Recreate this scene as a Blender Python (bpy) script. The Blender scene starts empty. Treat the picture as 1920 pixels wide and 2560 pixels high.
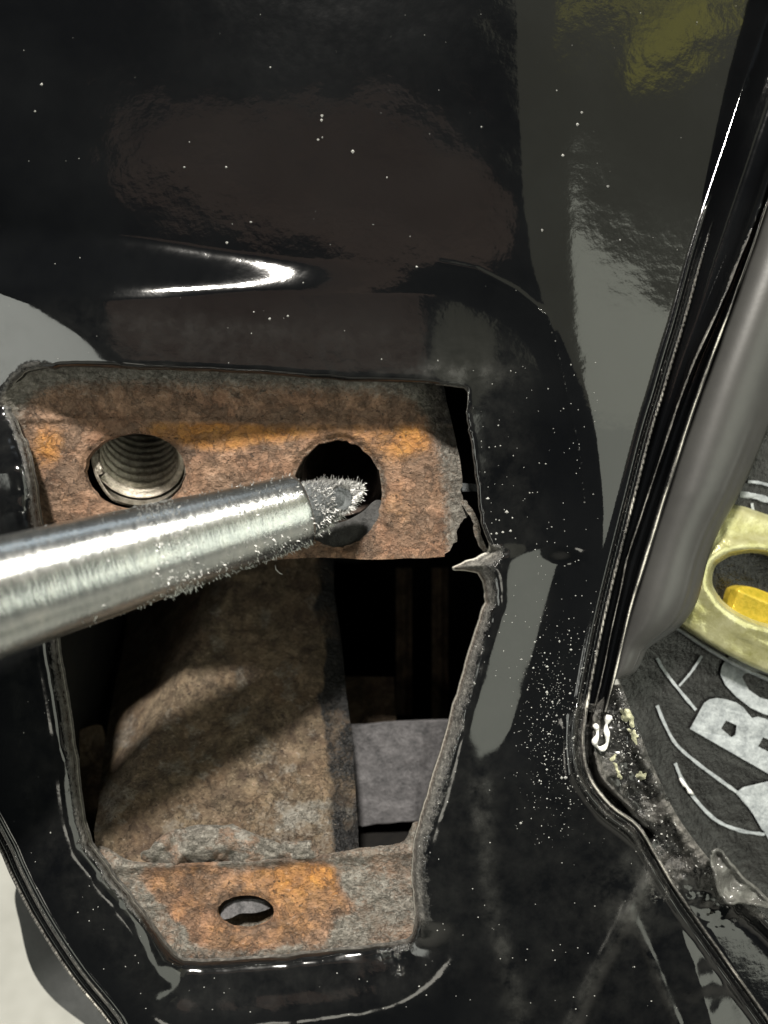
import bpy, bmesh, math, random
import numpy as np
from mathutils import Vector, Matrix

random.seed(7)
rng = np.random.default_rng(11)
SC = bpy.context.scene
COL = SC.collection

# ------------------------------------------------------------------ frame of reference
# Everything is laid out in small units (u): 1 u = 0.05 mm.  X right, Y up, Z out of the panel
# towards the viewer; the panel's main face is Z = 0.  The whole place is pitched as the car stands.
S = 5e-5
D = 1900.0                      # camera distance from the panel face
TH = math.radians(55)           # camera looks 35 degrees below the horizon
LIFT = Vector((0, 0, 0.34))
RX = Matrix.Rotation(TH, 3, 'X')
RXN = np.array(RX)

def W(p):
    return RX @ (Vector(p) * S) + LIFT

def Wn(a):
    return (a * S) @ RXN.T + np.array(LIFT)

def L(x, y, z=0.0):
    """u-space point that lies z above the panel face, on the sight line through frame position x, y"""
    k = (D - z) / D
    return ((x - 960) * k, (1280 - y) * k, z)

# ------------------------------------------------------------------ camera
cam_d = bpy.data.cameras.new('camera')
cam = bpy.data.objects.new('camera', cam_d)
COL.objects.link(cam)
cam.matrix_world = Matrix.Translation(W((0, 0, D))) @ RX.to_4x4()
cam_d.sensor_fit = 'VERTICAL'
cam_d.sensor_height = 24
cam_d.lens = 12 / (1280 / D)
cam_d.clip_start = 0.004
cam_d.clip_end = 50
cam_d.dof.use_dof = True
cam_d.dof.focus_distance = (D + 40) * S
cam_d.dof.aperture_fstop = 11.0
SC.camera = cam

# ------------------------------------------------------------------ world, key lamp and added fill lights
w = bpy.data.worlds.new('World')
SC.world = w
w.use_nodes = True
w.node_tree.nodes['Background'].inputs[0].default_value = (0.75, 0.9, 1.0, 1)
w.node_tree.nodes['Background'].inputs[1].default_value = 0.03
SC.view_settings.view_transform = 'Standard'
SC.view_settings.look = 'None'
SC.view_settings.gamma = 1
SC.view_settings.exposure = 0.0

def lamp(name, pos, aim, radiance, sx, sy=None, color=(1, 1, 1), roll=0.0, spread=180):
    d = bpy.data.lights.new(name, 'AREA')
    area = sx * S * (sy or sx) * S
    d.shape = 'RECTANGLE' if sy else 'DISK'
    if not sy:
        area *= math.pi / 4
    d.size = sx * S
    if sy:
        d.size_y = sy * S
    d.energy = radiance * math.pi * area
    d.color = color
    d.spread = math.radians(spread)
    o = bpy.data.objects.new(name, d)
    COL.objects.link(o)
    a, b = W(pos), W(aim)
    zz = (a - b).normalized()
    xx = (RX @ Vector((0, 1, 0))).cross(zz).normalized()
    yy = zz.cross(xx)
    m3 = Matrix((xx, yy, zz)).transposed()
    o.matrix_world = Matrix.Translation(a) @ m3.to_4x4() @ Matrix.Rotation(roll, 4, 'Z')
    return o

lamp('key_lamp', (-2800, 35600, 32400), (0, 0, 0), 1215, 4600, color=(1.0, 0.95, 0.86))
lamp('right_fill', (11200, -700, 9600), (600, -200, 0), 2.5, 10000, 13000, color=(0.97, 1.0, 0.84), roll=-0.5)  # unseen light added for the olive reflection on the right face
lamp('upper_right_fill', (12500, 12800, 14000), (900, 700, 0), 0.42, 20500, 19000, color=(1.0, 0.98, 0.72))  # unseen light added for the dim olive reflection at the upper right
lamp('yellow_bar_reflection', (8500, 8000, 6700), (740, 1220, 0), 1.0, 4600, 190, color=(1.0, 0.92, 0.08), roll=-0.05)  # unseen light added in place of a yellow object, for its reflection
lamp('yellow_spot_reflection', (9150, 7480, 6350), (800, 1150, 0), 1.0, 1000, 700, color=(1.0, 0.92, 0.06), roll=0.2)  # second unseen light for the lower part of the yellow reflection
lamp('left_fill', (-11500, -2600, 6500), (-800, 300, 0), 4.2, 6000, 7000, color=(0.98, 1.0, 0.9))  # unseen light added for the olive reflection at the top left
lamp('low_fill', (-2300, -3300, 10500), (0, 0, 0), 5, 2500, 1500, color=(1.0, 0.96, 0.82))  # unseen warm fill added for the bright band along the tool
lamp('blue_fill', (-500, 13500, -2600), (0, 0, 100), 1.6, 15000, 4600, color=(0.8, 0.91, 1.0))  # unseen blue fill added to tint the upper side of the tool

# ------------------------------------------------------------------ small helpers
def sm(a, b, x):
    t = np.clip((np.asarray(x, dtype=float) - a) / (b - a), 0, 1)
    return t * t * (3 - 2 * t)

def hashn(ix, iy, seed):
    h = np.sin(ix * 127.1 + iy * 311.7 + seed * 74.7) * 43758.5453
    return h - np.floor(h)

def vnoise(x, y, seed=0):
    ix, iy = np.floor(x), np.floor(y)
    fx, fy = x - ix, y - iy
    fx, fy = fx * fx * (3 - 2 * fx), fy * fy * (3 - 2 * fy)
    a, b = hashn(ix, iy, seed), hashn(ix + 1, iy, seed)
    c, d = hashn(ix, iy + 1, seed), hashn(ix + 1, iy + 1, seed)
    return a + (b - a) * fx + (c - a) * fy + (a - b - c + d) * fx * fy

def fbm(x, y, size, oct=4, seed=0):
    v, amp, tot = 0, 1.0, 0
    for k in range(oct):
        v = v + amp * vnoise(x / size * 2 ** k, y / size * 2 ** k, seed + k * 3.1)
        tot += amp
        amp *= 0.55
    return v / tot

def smooth_poly(pts, n=6, closed=True, jitter=0.0, seed=1):
    P = np.array(pts, float)
    m = len(P)
    out = []
    rngl = m if closed else m - 1
    for i in range(rngl):
        if closed:
            p0, p1, p2, p3 = P[(i - 1) % m], P[i], P[(i + 1) % m], P[(i + 2) % m]
        else:
            p0, p1, p2, p3 = P[max(i - 1, 0)], P[i], P[i + 1], P[min(i + 2, m - 1)]
        # centripetal-ish: damp tangents by the local lengths
        l1 = np.linalg.norm(p2 - p1) + 1e-6
        t1 = (p2 - p0) / (np.linalg.norm(p2 - p1) + np.linalg.norm(p1 - p0) + 1e-6) * l1
        t2 = (p3 - p1) / (np.linalg.norm(p3 - p2) + np.linalg.norm(p2 - p1) + 1e-6) * l1
        for k in range(n):
            t = k / n
            h1, h2 = 2 * t ** 3 - 3 * t ** 2 + 1, t ** 3 - 2 * t ** 2 + t
            h3, h4 = -2 * t ** 3 + 3 * t ** 2, t ** 3 - t ** 2
            out.append(h1 * p1 + h2 * t1 + h3 * p2 + h4 * t2)
    if not closed:
        out.append(P[-1])
    out = np.array(out)
    if jitter:
        r = np.random.default_rng(seed)
        out = out + r.normal(0, jitter, out.shape)
    return out

def seg_dist(px, py, poly, closed=True):
    """unsigned distance, nearest point and index fraction along a polyline"""
    n = len(poly)
    best = np.full(px.shape, 1e18)
    nx, ny, ts = np.zeros_like(px), np.zeros_like(px), np.zeros_like(px)
    for i in range(n if closed else n - 1):
        ax, ay = poly[i]
        bx, by = poly[(i + 1) % n]
        dx, dy = bx - ax, by - ay
        l2 = dx * dx + dy * dy + 1e-9
        t = np.clip(((px - ax) * dx + (py - ay) * dy) / l2, 0, 1)
        qx, qy = ax + t * dx, ay + t * dy
        d2 = (px - qx) ** 2 + (py - qy) ** 2
        m = d2 < best
        best = np.where(m, d2, best)
        nx, ny = np.where(m, qx, nx), np.where(m, qy, ny)
        ts = np.where(m, i + t, ts)
    return np.sqrt(best), nx, ny, ts

def inside(px, py, poly):
    r = np.zeros(px.shape, bool)
    n = len(poly)
    j = n - 1
    for i in range(n):
        xi, yi = poly[i]
        xj, yj = poly[j]
        if yi != yj:
            c = ((yi > py) != (yj > py)) & (px < (xj - xi) * (py - yi) / (yj - yi) + xi)
            r ^= c
        j = i
    return r

def sdf(px, py, poly):
    d, nx, ny, _ = seg_dist(px, py, poly)
    s = np.where(inside(px, py, poly), -d, d)
    return s, nx, ny

def line_dist(px, py, pts):
    return seg_dist(px, py, np.array(pts, float), False)[0]

def interp_x(y, pts):
    a = np.array(pts, float)
    o = np.argsort(a[:, 1])
    return np.interp(y, a[o, 1], a[o, 0])

# ------------------------------------------------------------------ object helpers
def thing(name, label, cat, at, group=None):
    o = bpy.data.objects.new(name, None)
    o.empty_display_size = 0.005
    COL.objects.link(o)
    o.location = W(at)
    o['label'] = label
    o['category'] = cat
    if group:
        o['group'] = group
    return o

def world_origin(o):
    v = Vector((0, 0, 0))
    while o is not None:
        v += o.location
        o = o.parent
    return v

def link(name, mesh, mat, parent=None, label=None, kind=None, cat=None):
    o = bpy.data.objects.new(name, mesh)
    COL.objects.link(o)
    if parent is not None:
        o.parent = parent
    if mat is not None and not mesh.materials:
        mesh.materials.append(mat)
    if label:
        o['label'] = label
    if kind:
        o['kind'] = kind
    if cat:
        o['category'] = cat
    return o

def mesh_np(name, verts_u, faces, parent=None, smooth=True, attr=None):
    """verts_u: N x 3 in u-space; faces: list or array"""
    off = np.array(world_origin(parent)) if parent is not None else np.zeros(3)
    v = Wn(np.asarray(verts_u, float)) - off
    me = bpy.data.meshes.new(name)
    if isinstance(faces, np.ndarray) and faces.ndim == 2:
        k = faces.shape[1]
        me.vertices.add(len(v))
        me.vertices.foreach_set('co', v.astype(np.float32).ravel())
        me.loops.add(faces.size)
        me.loops.foreach_set('vertex_index', faces.astype(np.int32).ravel())
        me.polygons.add(len(faces))
        me.polygons.foreach_set('loop_start', np.arange(0, faces.size, k, dtype=np.int32))
        me.update(calc_edges=True)
    else:
        me.from_pydata([tuple(p) for p in v], [], [tuple(map(int, f)) for f in faces])
        me.update()
    me.polygons.foreach_set('use_smooth', np.full(len(me.polygons), bool(smooth)))
    if attr is not None:
        a = me.color_attributes.new('wear', 'FLOAT_COLOR', 'POINT')
        full = np.ones((len(v), 4), np.float32)
        full[:, :attr.shape[1]] = attr
        a.data.foreach_set('color', full.ravel())
    me.validate()
    return me

def heightfield(name, xs, ys, zf, mat, parent, keep=None, cuts=(), attr=None, thick=14, step=4.0, label=None, flip_rim=None):
    """a sheet of metal: grid over the frame, cut along outlines, with a real edge thickness"""
    X, Y = np.meshgrid(xs, ys)
    nxn, nyn = len(xs), len(ys)
    X, Y = X.ravel().astype(float), Y.ravel().astype(float)
    s = np.full(X.shape, -1e9)
    qx, qy = X.copy(), Y.copy()
    polys = ([(keep, 1)] if keep is not None else []) + [(c, -1) for c in cuts]
    for poly, sg in polys:
        si, nx, ny = sdf(X, Y, poly)
        si = si * sg
        m = si > s
        s = np.where(m, si, s)
        qx, qy = np.where(m, nx, qx), np.where(m, ny, qy)
    snap = np.abs(s) < 0.72 * step
    X, Y = np.where(snap, qx, X), np.where(snap, qy, Y)
    sv = np.where(snap, 0.0, s)
    idx = np.arange(nxn * nyn).reshape(nyn, nxn)
    q = np.stack([idx[:-1, :-1], idx[1:, :-1], idx[1:, 1:], idx[:-1, 1:]], -1).reshape(-1, 4)
    keepf = (sv[q].max(1) <= 0.01) & (sv[q].min(1) < -1e-6)
    q = q[keepf]
    used = np.unique(q)
    remap = np.full(nxn * nyn, -1)
    remap[used] = np.arange(len(used))
    q = remap[q]
    X, Y = X[used], Y[used]
    Z = zf(X, Y)
    a = attr(X, Y) if attr is not None else None
    k = (D - Z) / D
    V = np.stack([(X - 960) * k, (1280 - Y) * k, Z], -1)
    # boundary rim
    if thick:
        e = np.concatenate([q[:, [0, 1]], q[:, [1, 2]], q[:, [2, 3]], q[:, [3, 0]]])
        n = len(V)
        key = np.minimum(e[:, 0], e[:, 1]) * n + np.maximum(e[:, 0], e[:, 1])
        u, inv, cnt = np.unique(key, return_inverse=True, return_counts=True)
        be = e[cnt[inv] == 1]
        bv = np.unique(be)
        # rim has verts of its own so the edge stays crisp
        top = {v_: n + i for i, v_ in enumerate(bv)}
        Vt = V[bv]
        Zb = Z[bv] - thick
        Vb = Vt.copy()
        Vb[:, 2] = Zb
        ti = np.full(n, -1)
        ti[bv] = n + np.arange(len(bv))
        bi = ti + len(bv)
        rim = np.stack([be[:, 1], be[:, 0], be[:, 0], be[:, 1]], -1)
        rim = np.stack([ti[be[:, 1]], ti[be[:, 0]], bi[be[:, 0]], bi[be[:, 1]]], -1)
        V = np.concatenate([V, Vt, Vb])
        q = np.concatenate([q, rim])
        if a is not None:
            ar = a[bv].copy()
            if flip_rim is not None:
                ar = flip_rim(X[bv], Y[bv], ar)
            a = np.concatenate([a, ar, ar])
    me = mesh_np(name, V, q, parent, True, a)
    return link(name, me, mat, parent, label)

def sweep(name, rails, wear, mat, parent, label=None, cap=False):
    """rails: list of (M x 3) u-space arrays, one per profile point"""
    R = np.stack(rails, 1)            # M x K x 3
    M, K = R.shape[:2]
    idx = np.arange(M * K).reshape(M, K)
    q = np.stack([idx[:-1, :-1], idx[1:, :-1], idx[1:, 1:], idx[:-1, 1:]], -1).reshape(-1, 4)
    at = None
    if wear is not None:
        at = np.zeros((M * K, 3), np.float32)
        at[:, 0] = np.stack([np.zeros(M) + w_ for w_ in wear], 1).ravel()
    return link(name, mesh_np(name, R.reshape(-1, 3), q, parent, True, at), mat, parent, label)

def frame_for(a):
    a = np.array(a, float) / np.linalg.norm(a)
    t = np.array([0, 0, 1.0]) if abs(a[2]) < 0.9 else np.array([0, 1.0, 0])
    b = np.cross(t, a)
    b /= np.linalg.norm(b)
    c = np.cross(a, b)
    return a, b, c

def lathe(name, base, axis, prof, mat, parent, seg=48, label=None, wob=None, attr=None):
    """prof: list of (distance along the axis, radius)"""
    a, b, c = frame_for(axis)
    base = np.array(base, float)
    ang = np.linspace(0, 2 * math.pi, seg, endpoint=False)
    V, F = [], []
    for i, (t, r) in enumerate(prof):
        for j, g in enumerate(ang):
            rr = r * (1 + (wob(t, g) if wob else 0))
            V.append(base + a * t + (b * math.cos(g) + c * math.sin(g)) * rr)
    n = len(prof)
    for i in range(n - 1):
        for j in range(seg):
            k = (j + 1) % seg
            F.append((i * seg + j, i * seg + k, (i + 1) * seg + k, (i + 1) * seg + j))
    if prof[0][1] > 0.5 and attr != 'open':
        F.append(tuple(range(seg - 1, -1, -1)))
    if prof[-1][1] > 0.5 and attr != 'open':
        F.append(tuple((n - 1) * seg + j for j in range(seg)))
    me = mesh_np(name, np.array(V), F, parent)
    return link(name, me, mat, parent, label)

def tube(name, pts, rad, mat, parent=None, seg=8, label=None, kind=None, cat=None):
    P = np.array(pts, float)
    R = np.array(rad, float) if np.ndim(rad) else np.full(len(P), float(rad))
    V, F = [], []
    for i, p in enumerate(P):
        d = P[min(i + 1, len(P) - 1)] - P[max(i - 1, 0)]
        a, b, c = frame_for(d)
        for j in range(seg):
            g = 2 * math.pi * j / seg
            V.append(p + (b * math.cos(g) + c * math.sin(g)) * R[i])
    for i in range(len(P) - 1):
        for j in range(seg):
            k = (j + 1) % seg
            F.append((i * seg + j, i * seg + k, (i + 1) * seg + k, (i + 1) * seg + j))
    F.append(tuple(range(seg - 1, -1, -1)))
    F.append(tuple((len(P) - 1) * seg + j for j in range(seg)))
    me = mesh_np(name, np.array(V), F, parent)
    return link(name, me, mat, parent, label, kind, cat)

def plate_shape(name, loops, zf, thick, mat, parent, label=None):
    """flat cut-out shape (outline plus holes) given in frame positions, laid on a surface zf(x, y)"""
    cu = bpy.data.curves.new(name, 'CURVE')
    cu.dimensions = '2D'
    cu.fill_mode = 'BOTH'
    cu.extrude = 0.5
    for lp in loops:
        sp = cu.splines.new('POLY')
        sp.points.add(len(lp) - 1)
        for p, (x, y) in zip(sp.points, lp):
            p.co = (x * 0.01, y * 0.01, 0, 1)
        sp.use_cyclic_u = True
    ob = bpy.data.objects.new('tmp', cu)
    COL.objects.link(ob)
    dg = bpy.context.evaluated_depsgraph_get()
    dg.update()
    me0 = bpy.data.meshes.new_from_object(ob.evaluated_get(dg))
    V = np.array([v.co[:] for v in me0.vertices])
    F = [tuple(p.vertices) for p in me0.polygons]
    bpy.data.objects.remove(ob)
    bpy.data.meshes.remove(me0)
    bpy.data.curves.remove(cu)
    x, y = V[:, 0] * 100, V[:, 1] * 100
    z = zf(x, y) + np.where(V[:, 2] > 0, thick, 0)
    k = (D - z) / D
    U = np.stack([(x - 960) * k, (1280 - y) * k, z], -1)
    F = [f[::-1] for f in F]
    return link(name, mesh_np(name, U, F, parent, False), mat, parent, label)

# ------------------------------------------------------------------ materials
def nsc(u):
    return 1.0 / (u * S)

class NT:
    def __init__(self, name):
        self.m = bpy.data.materials.new(name)
        self.m.use_nodes = True
        self.t = self.m.node_tree
        self.b = self.t.nodes['Principled BSDF']
        self.co = self.t.nodes.new('ShaderNodeNewGeometry').outputs['Position']

    def noise(self, u, detail=4, rough=0.55, stretch=None, dist=0.0):
        n = self.t.nodes.new('ShaderNodeTexNoise')
        n.inputs['Scale'].default_value = nsc(u)
        n.inputs['Detail'].default_value = detail
        n.inputs['Roughness'].default_value = rough
        n.inputs['Distortion'].default_value = dist
        if stretch:
            mp = self.t.nodes.new('ShaderNodeMapping')
            mp.inputs['Rotation'].default_value = stretch[0]
            mp.inputs['Scale'].default_value = stretch[1]
            self.t.links.new(self.co, mp.inputs['Vector'])
            self.t.links.new(mp.outputs[0], n.inputs['Vector'])
        else:
            self.t.links.new(self.co, n.inputs['Vector'])
        return n.outputs['Fac']

    def ramp(self, fac, stops, interp='LINEAR'):
        r = self.t.nodes.new('ShaderNodeValToRGB')
        r.color_ramp.interpolation = interp
        e = r.color_ramp.elements
        while len(e) < len(stops):
            e.new(0.5)
        for el, (p, c) in zip(e, stops):
            el.position = p
            if not isinstance(c, (tuple, list)):
                c = (c, c, c)
            el.color = (*c, 1)
        self.t.links.new(fac, r.inputs[0])
        return r.outputs[0]

    def mix(self, fac, a, b, blend='MIX'):
        n = self.t.nodes.new('ShaderNodeMix')
        n.data_type = 'RGBA'
        n.blend_type = blend
        for sock, v in ((n.inputs[0], fac), (n.inputs[6], a), (n.inputs[7], b)):
            if isinstance(v, (int, float)):
                sock.default_value = v if sock.type == 'VALUE' else (v, v, v, 1)
            elif isinstance(v, tuple):
                sock.default_value = (*v, 1)
            else:
                self.t.links.new(v, sock)
        return n.outputs[2]

    def math(self, op, a, b=0.0, clamp=False):
        n = self.t.nodes.new('ShaderNodeMath')
        n.operation = op
        n.use_clamp = clamp
        for sock, v in ((n.inputs[0], a), (n.inputs[1], b)):
            if isinstance(v, (int, float)):
                sock.default_value = v
            else:
                self.t.links.new(v, sock)
        return n.outputs[0]

    def wear(self):
        a = self.t.nodes.new('ShaderNodeAttribute')
        a.attribute_name = 'wear'
        s = self.t.nodes.new('ShaderNodeSeparateColor')
        self.t.links.new(a.outputs['Color'], s.inputs[0])
        return s.outputs

    def bump(self, h, dist_u, strength=1.0, prev=None):
        n = self.t.nodes.new('ShaderNodeBump')
        n.inputs['Distance'].default_value = dist_u * S
        n.inputs['Strength'].default_value = strength
        self.t.links.new(h, n.inputs['Height'])
        if prev is not None:
            self.t.links.new(prev, n.inputs['Normal'])
        return n.outputs[0]

    def set(self, **kw):
        for k, v in kw.items():
            sock = self.b.inputs[k.replace('_', ' ')]
            if isinstance(v, (int, float)):
                sock.default_value = v
            elif isinstance(v, tuple):
                sock.default_value = (*v, 1) if len(v) == 3 else v
            else:
                self.t.links.new(v, sock)
        return self.m

def mat_paint(name='black_paint', base=(0.0022, 0.0024, 0.0028), rough=0.05, peel=0.34):
    t = NT(name)
    w = t.wear()
    grain = t.noise(7, 5, 0.7)
    mid = t.noise(30, 5, 0.6)
    # wear amount broken up by grain: red = bare grey primer and painted edge glints, green = dull haze of dust, blue = rust
    g = t.math('ADD', t.math('MULTIPLY', grain, 0.5), t.math('MULTIPLY', mid, 0.6))
    wm = t.math('MULTIPLY', t.math('SUBTRACT', t.math('ADD', w[0], g), 0.92), 2.2, True)
    grey = t.ramp(t.noise(14, 6, 0.75), [(0.3, (0.026, 0.025, 0.022)), (0.5, (0.088, 0.084, 0.076)), (0.72, (0.22, 0.21, 0.19))])
    hz = t.math('MULTIPLY', w[1], t.math('MULTIPLY', t.ramp(t.noise(60, 6, 0.7), [(0.35, 0.0), (0.75, 1.0)]), 1.0))
    dusty = t.mix(hz, base, (0.05, 0.05, 0.046))
    film = t.mix(t.ramp(t.noise(420, 5, 0.6), [(0.4, 0.0), (0.8, 0.10)]), dusty, (0.03, 0.032, 0.032))
    c = t.mix(wm, film, grey)
    c = t.mix(t.math('MULTIPLY', t.math('SUBTRACT', w[0], 0.95), 3.0, True), c, (0.62, 0.6, 0.53))  # bare edges, and highlights painted along seam and hem
    rust = t.ramp(t.noise(22, 5, 0.7), [(0.3, (0.05, 0.025, 0.014)), (0.7, (0.2, 0.1, 0.05))])
    c = t.mix(t.math('MULTIPLY', w[2], wm), c, rust)
    r = t.math('ADD', t.math('MULTIPLY', t.math('MAXIMUM', wm, hz), 0.75), t.math('ADD', t.math('MULTIPLY', mid, 0.05), rough), True)
    n1 = t.bump(t.noise(26, 3, 0.5), peel, 1.0)
    n2 = t.bump(t.math('MULTIPLY', t.noise(9, 5, 0.7), wm), 9.0, 0.8, n1)
    return t.set(Base_Color=c, Roughness=r, Normal=n2, Specular_IOR_Level=0.55)

def mat_rust(name, lum=1.0, red=1.0, flk=0.42):
    t = NT(name)
    w = t.wear()          # red = bright orange rust, green = grey scale, blue = old black paint, and shade painted on the bracket
    big = t.noise(120, 6, 0.65)
    mid = t.noise(38, 6, 0.7)
    fine = t.noise(11, 3, 0.6, ((0.3, 0.2, 0.6), (1.0, 1.7, 1.2)))
    c = t.ramp(t.math('ADD', t.math('MULTIPLY', mid, 0.8), t.math('MULTIPLY', fine, 0.2)), [(0.3, (0.07 * lum, 0.042 * lum, 0.027 * lum)), (0.45, (0.20 * lum, 0.122 * lum / red, 0.078 * lum / red)),
                     (0.57, (0.33 * lum, 0.205 * lum / red, 0.135 * lum / red)), (0.72, (0.5 * lum, 0.35 * lum, 0.25 * lum))])
    c = t.mix(t.ramp(big, [(0.45, 0.0), (0.7, 0.55)]), c, (0.30 * lum, 0.15 * lum / red, 0.088 * lum / red))
    c = t.mix(t.ramp(t.noise(75, 6, 0.7, None, 0.6), [(0.36, 0.8), (0.56, 0.0)]), c, (0.07 * lum, 0.044 * lum, 0.03 * lum))
    fk = t.noise(58, 9, 0.74, None, 0.4)
    flake = t.ramp(fk, [(0.50, 0.0), (0.525, 1.0)])
    c = t.mix(t.math('MULTIPLY', flake, flk), c, (0.12 * lum, 0.085 * lum, 0.062 * lum))
    pit = t.ramp(t.noise(19, 4, 0.6), [(0.655, 0.0), (0.69, 1.0)])
    om = t.math('MULTIPLY', t.math('SUBTRACT', t.math('ADD', w[0], t.math('MULTIPLY', mid, 1.1)), 0.95), 1.35, True)
    orange = t.ramp(t.noise(32, 6, 0.75), [(0.3, (0.15, 0.062, 0.02)), (0.5, (0.34, 0.15, 0.036)), (0.72, (0.5, 0.25, 0.062))])
    c = t.mix(t.math('MULTIPLY', om, t.math('SUBTRACT', 1.0, t.math('MULTIPLY', flake, 0.35))), c, orange)
    c = t.mix(t.math('MULTIPLY', pit, 0.75), c, (0.03, 0.02, 0.015))
    gm = t.math('MULTIPLY', t.math('SUBTRACT', t.math('ADD', w[1], t.math('ADD', t.math('MULTIPLY', fine, 0.7), t.math('MULTIPLY', mid, 0.5))), 1.0), 2.4, True)
    grey = t.ramp(t.noise(15, 6, 0.75), [(0.28, (0.06, 0.055, 0.046)), (0.5, (0.135, 0.125, 0.108)), (0.74, (0.29, 0.275, 0.245))])
    c = t.mix(gm, c, grey)
    bm_ = t.math('MULTIPLY', t.math('SUBTRACT', t.math('ADD', w[2], t.math('ADD', t.math('MULTIPLY', fine, 0.6), t.math('MULTIPLY', mid, 0.5))), 1.0), 3.0, True)
    c = t.mix(bm_, c, (0.008, 0.008, 0.0085))
    c = t.mix(t.ramp(fine, [(0.22, 0.6), (0.4, 0.0)]), c, t.mix(0.65, c, (0.01, 0.007, 0.005)))
    c = t.mix(t.ramp(fine, [(0.62, 0.0), (0.74, 0.4)]), c, t.mix(0.6, c, (0.5, 0.42, 0.34)))
    h = t.math('ADD', t.math('ADD', t.math('MULTIPLY', fine, 0.45), t.math('MULTIPLY', mid, 0.8)), t.math('SUBTRACT', t.math('MULTIPLY', flake, 0.18), t.math('MULTIPLY', pit, 0.4)))
    return t.set(Base_Color=c, Roughness=t.math('SUBTRACT', 0.86, t.math('MULTIPLY', bm_, 0.35)), Normal=t.bump(h, 15.0, 1.0), Specular_IOR_Level=0.35)

def mat_plain(name, dark, light, u=20, rough=0.6, metal=0.0, bump=2.0, spec=0.5, detail=5):
    t = NT(name)
    n = t.noise(u, detail, 0.65)
    f = t.noise(u * 0.25, 4, 0.7)
    c = t.ramp(t.math('ADD', t.math('MULTIPLY', n, 0.7), t.math('MULTIPLY', f, 0.3)), [(0.32, dark), (0.66, light)])
    return t.set(Base_Color=c, Roughness=rough, Metallic=metal, Specular_IOR_Level=spec,
                 Normal=t.bump(t.math('ADD', n, f), bump, 0.8))

def mat_steel():
    t = NT('zinc_steel')
    ax = (0, 0, 0)
    ta, tb_ = np.array(L(757, 1273, 40)), np.array(L(0, 1490, 300))
    d = RX @ Vector(tb_ - ta).normalized()
    eul = d.rotation_difference(Vector((1, 0, 0))).to_euler()
    mp = t.t.nodes.new('ShaderNodeMapping')
    mp.inputs['Rotation'].default_value = eul
    t.t.links.new(t.co, mp.inputs['Vector'])
    co0 = t.co
    t.co = mp.outputs[0]
    n = t.noise(13, 5, 0.7, ((0, 0, 0), (1.0, 0.28, 0.28)))
    fl = t.noise(6, 4, 0.7, ((0, 0, 0), (1.0, 0.2, 0.2)))
    lon = t.noise(26, 4, 0.6, ((0, 0, 0), (0.05, 1.0, 1.0)))
    t.co = co0
    big = t.noise(90, 5, 0.6)
    n = t.math('ADD', t.math('MULTIPLY', n, 0.75), t.math('MULTIPLY', lon, 0.25))
    c = t.ramp(t.math('ADD', t.math('MULTIPLY', n, 0.6), t.math('MULTIPLY', big, 0.4)),
               [(0.3, (0.28, 0.30, 0.305)), (0.5, (0.44, 0.455, 0.45)), (0.7, (0.6, 0.6, 0.57))])
    r = t.ramp(n, [(0.3, 0.15), (0.7, 0.27)])
    h = t.math('ADD', t.math('MULTIPLY', n, 0.8), t.math('MULTIPLY', fl, 0.5))
    return t.set(Base_Color=c, Roughness=r, Metallic=0.95, Normal=t.bump(h, 2.4, 0.8))

M_PAINT = mat_paint()
M_RUST = mat_rust('rusty_steel', 0.84)
M_RUST2 = mat_rust('rusty_bracket_steel', 0.46, 0.82, 0.15)
M_STEEL = mat_steel()
M_THREAD = mat_plain('worn_thread_steel', (0.14, 0.12, 0.09), (0.62, 0.57, 0.48), 24, 0.4, 0.5, 2.0)
M_BORE = mat_plain('dark_rusted_bore', (0.02, 0.013, 0.01), (0.07, 0.05, 0.04), 40, 0.7, 0.2, 3.0)
M_SEAT = mat_plain('dark_seat', (0.010, 0.010, 0.010), (0.042, 0.042, 0.041), 30, 0.6, 0.2, 4.0)
M_SCALE = mat_plain('grey_scale', (0.03, 0.034, 0.036), (0.13, 0.14, 0.145), 22, 0.7, 0.2, 4.0)
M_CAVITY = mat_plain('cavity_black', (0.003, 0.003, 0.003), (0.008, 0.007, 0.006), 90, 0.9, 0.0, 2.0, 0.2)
M_STRAP = mat_plain('dull_grey_steel', (0.03, 0.03, 0.032), (0.125, 0.12, 0.125), 34, 0.75, 0.1, 4.0)
M_FILING = mat_plain('bright_filings', (0.16, 0.16, 0.157), (0.58, 0.58, 0.56), 12, 0.36, 0.75, 1.0)
M_SPECK = mat_plain('pale_dust', (0.13, 0.13, 0.125), (0.46, 0.46, 0.44), 14, 0.8, 0.0, 1.0)
M_DUCT = mat_plain('charcoal_plastic', (0.034, 0.034, 0.033), (0.042, 0.042, 0.040), 160, 0.40, 0.0, 0.3)
M_YELLOW = mat_plain('yellow_zinc', (0.30, 0.29, 0.115), (0.50, 0.49, 0.29), 110, 0.26, 0.55, 2.0)
M_TAB = mat_plain('amber_zinc', (0.30, 0.25, 0.02), (0.62, 0.43, 0.05), 60, 0.32, 0.3, 2.0)
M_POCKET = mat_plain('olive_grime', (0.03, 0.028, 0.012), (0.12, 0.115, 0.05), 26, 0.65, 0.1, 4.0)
M_COVER = mat_plain('black_cover_plastic', (0.004, 0.004, 0.004), (0.016, 0.016, 0.0155), 90, 0.24, 0.0, 6.0, 0.4)
M_PRINT = mat_plain('pale_grey_print', (0.13, 0.145, 0.155), (0.38, 0.41, 0.42), 34, 0.85, 0.0, 1.5)
M_SEAL = mat_plain('white_sealant', (0.6, 0.6, 0.58), (0.85, 0.85, 0.83), 20, 0.3, 0.0, 1.0)
M_GREASE = mat_plain('dry_yellow_grease', (0.16, 0.16, 0.10), (0.62, 0.62, 0.42), 16, 0.7, 0.0, 3.0)
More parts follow.
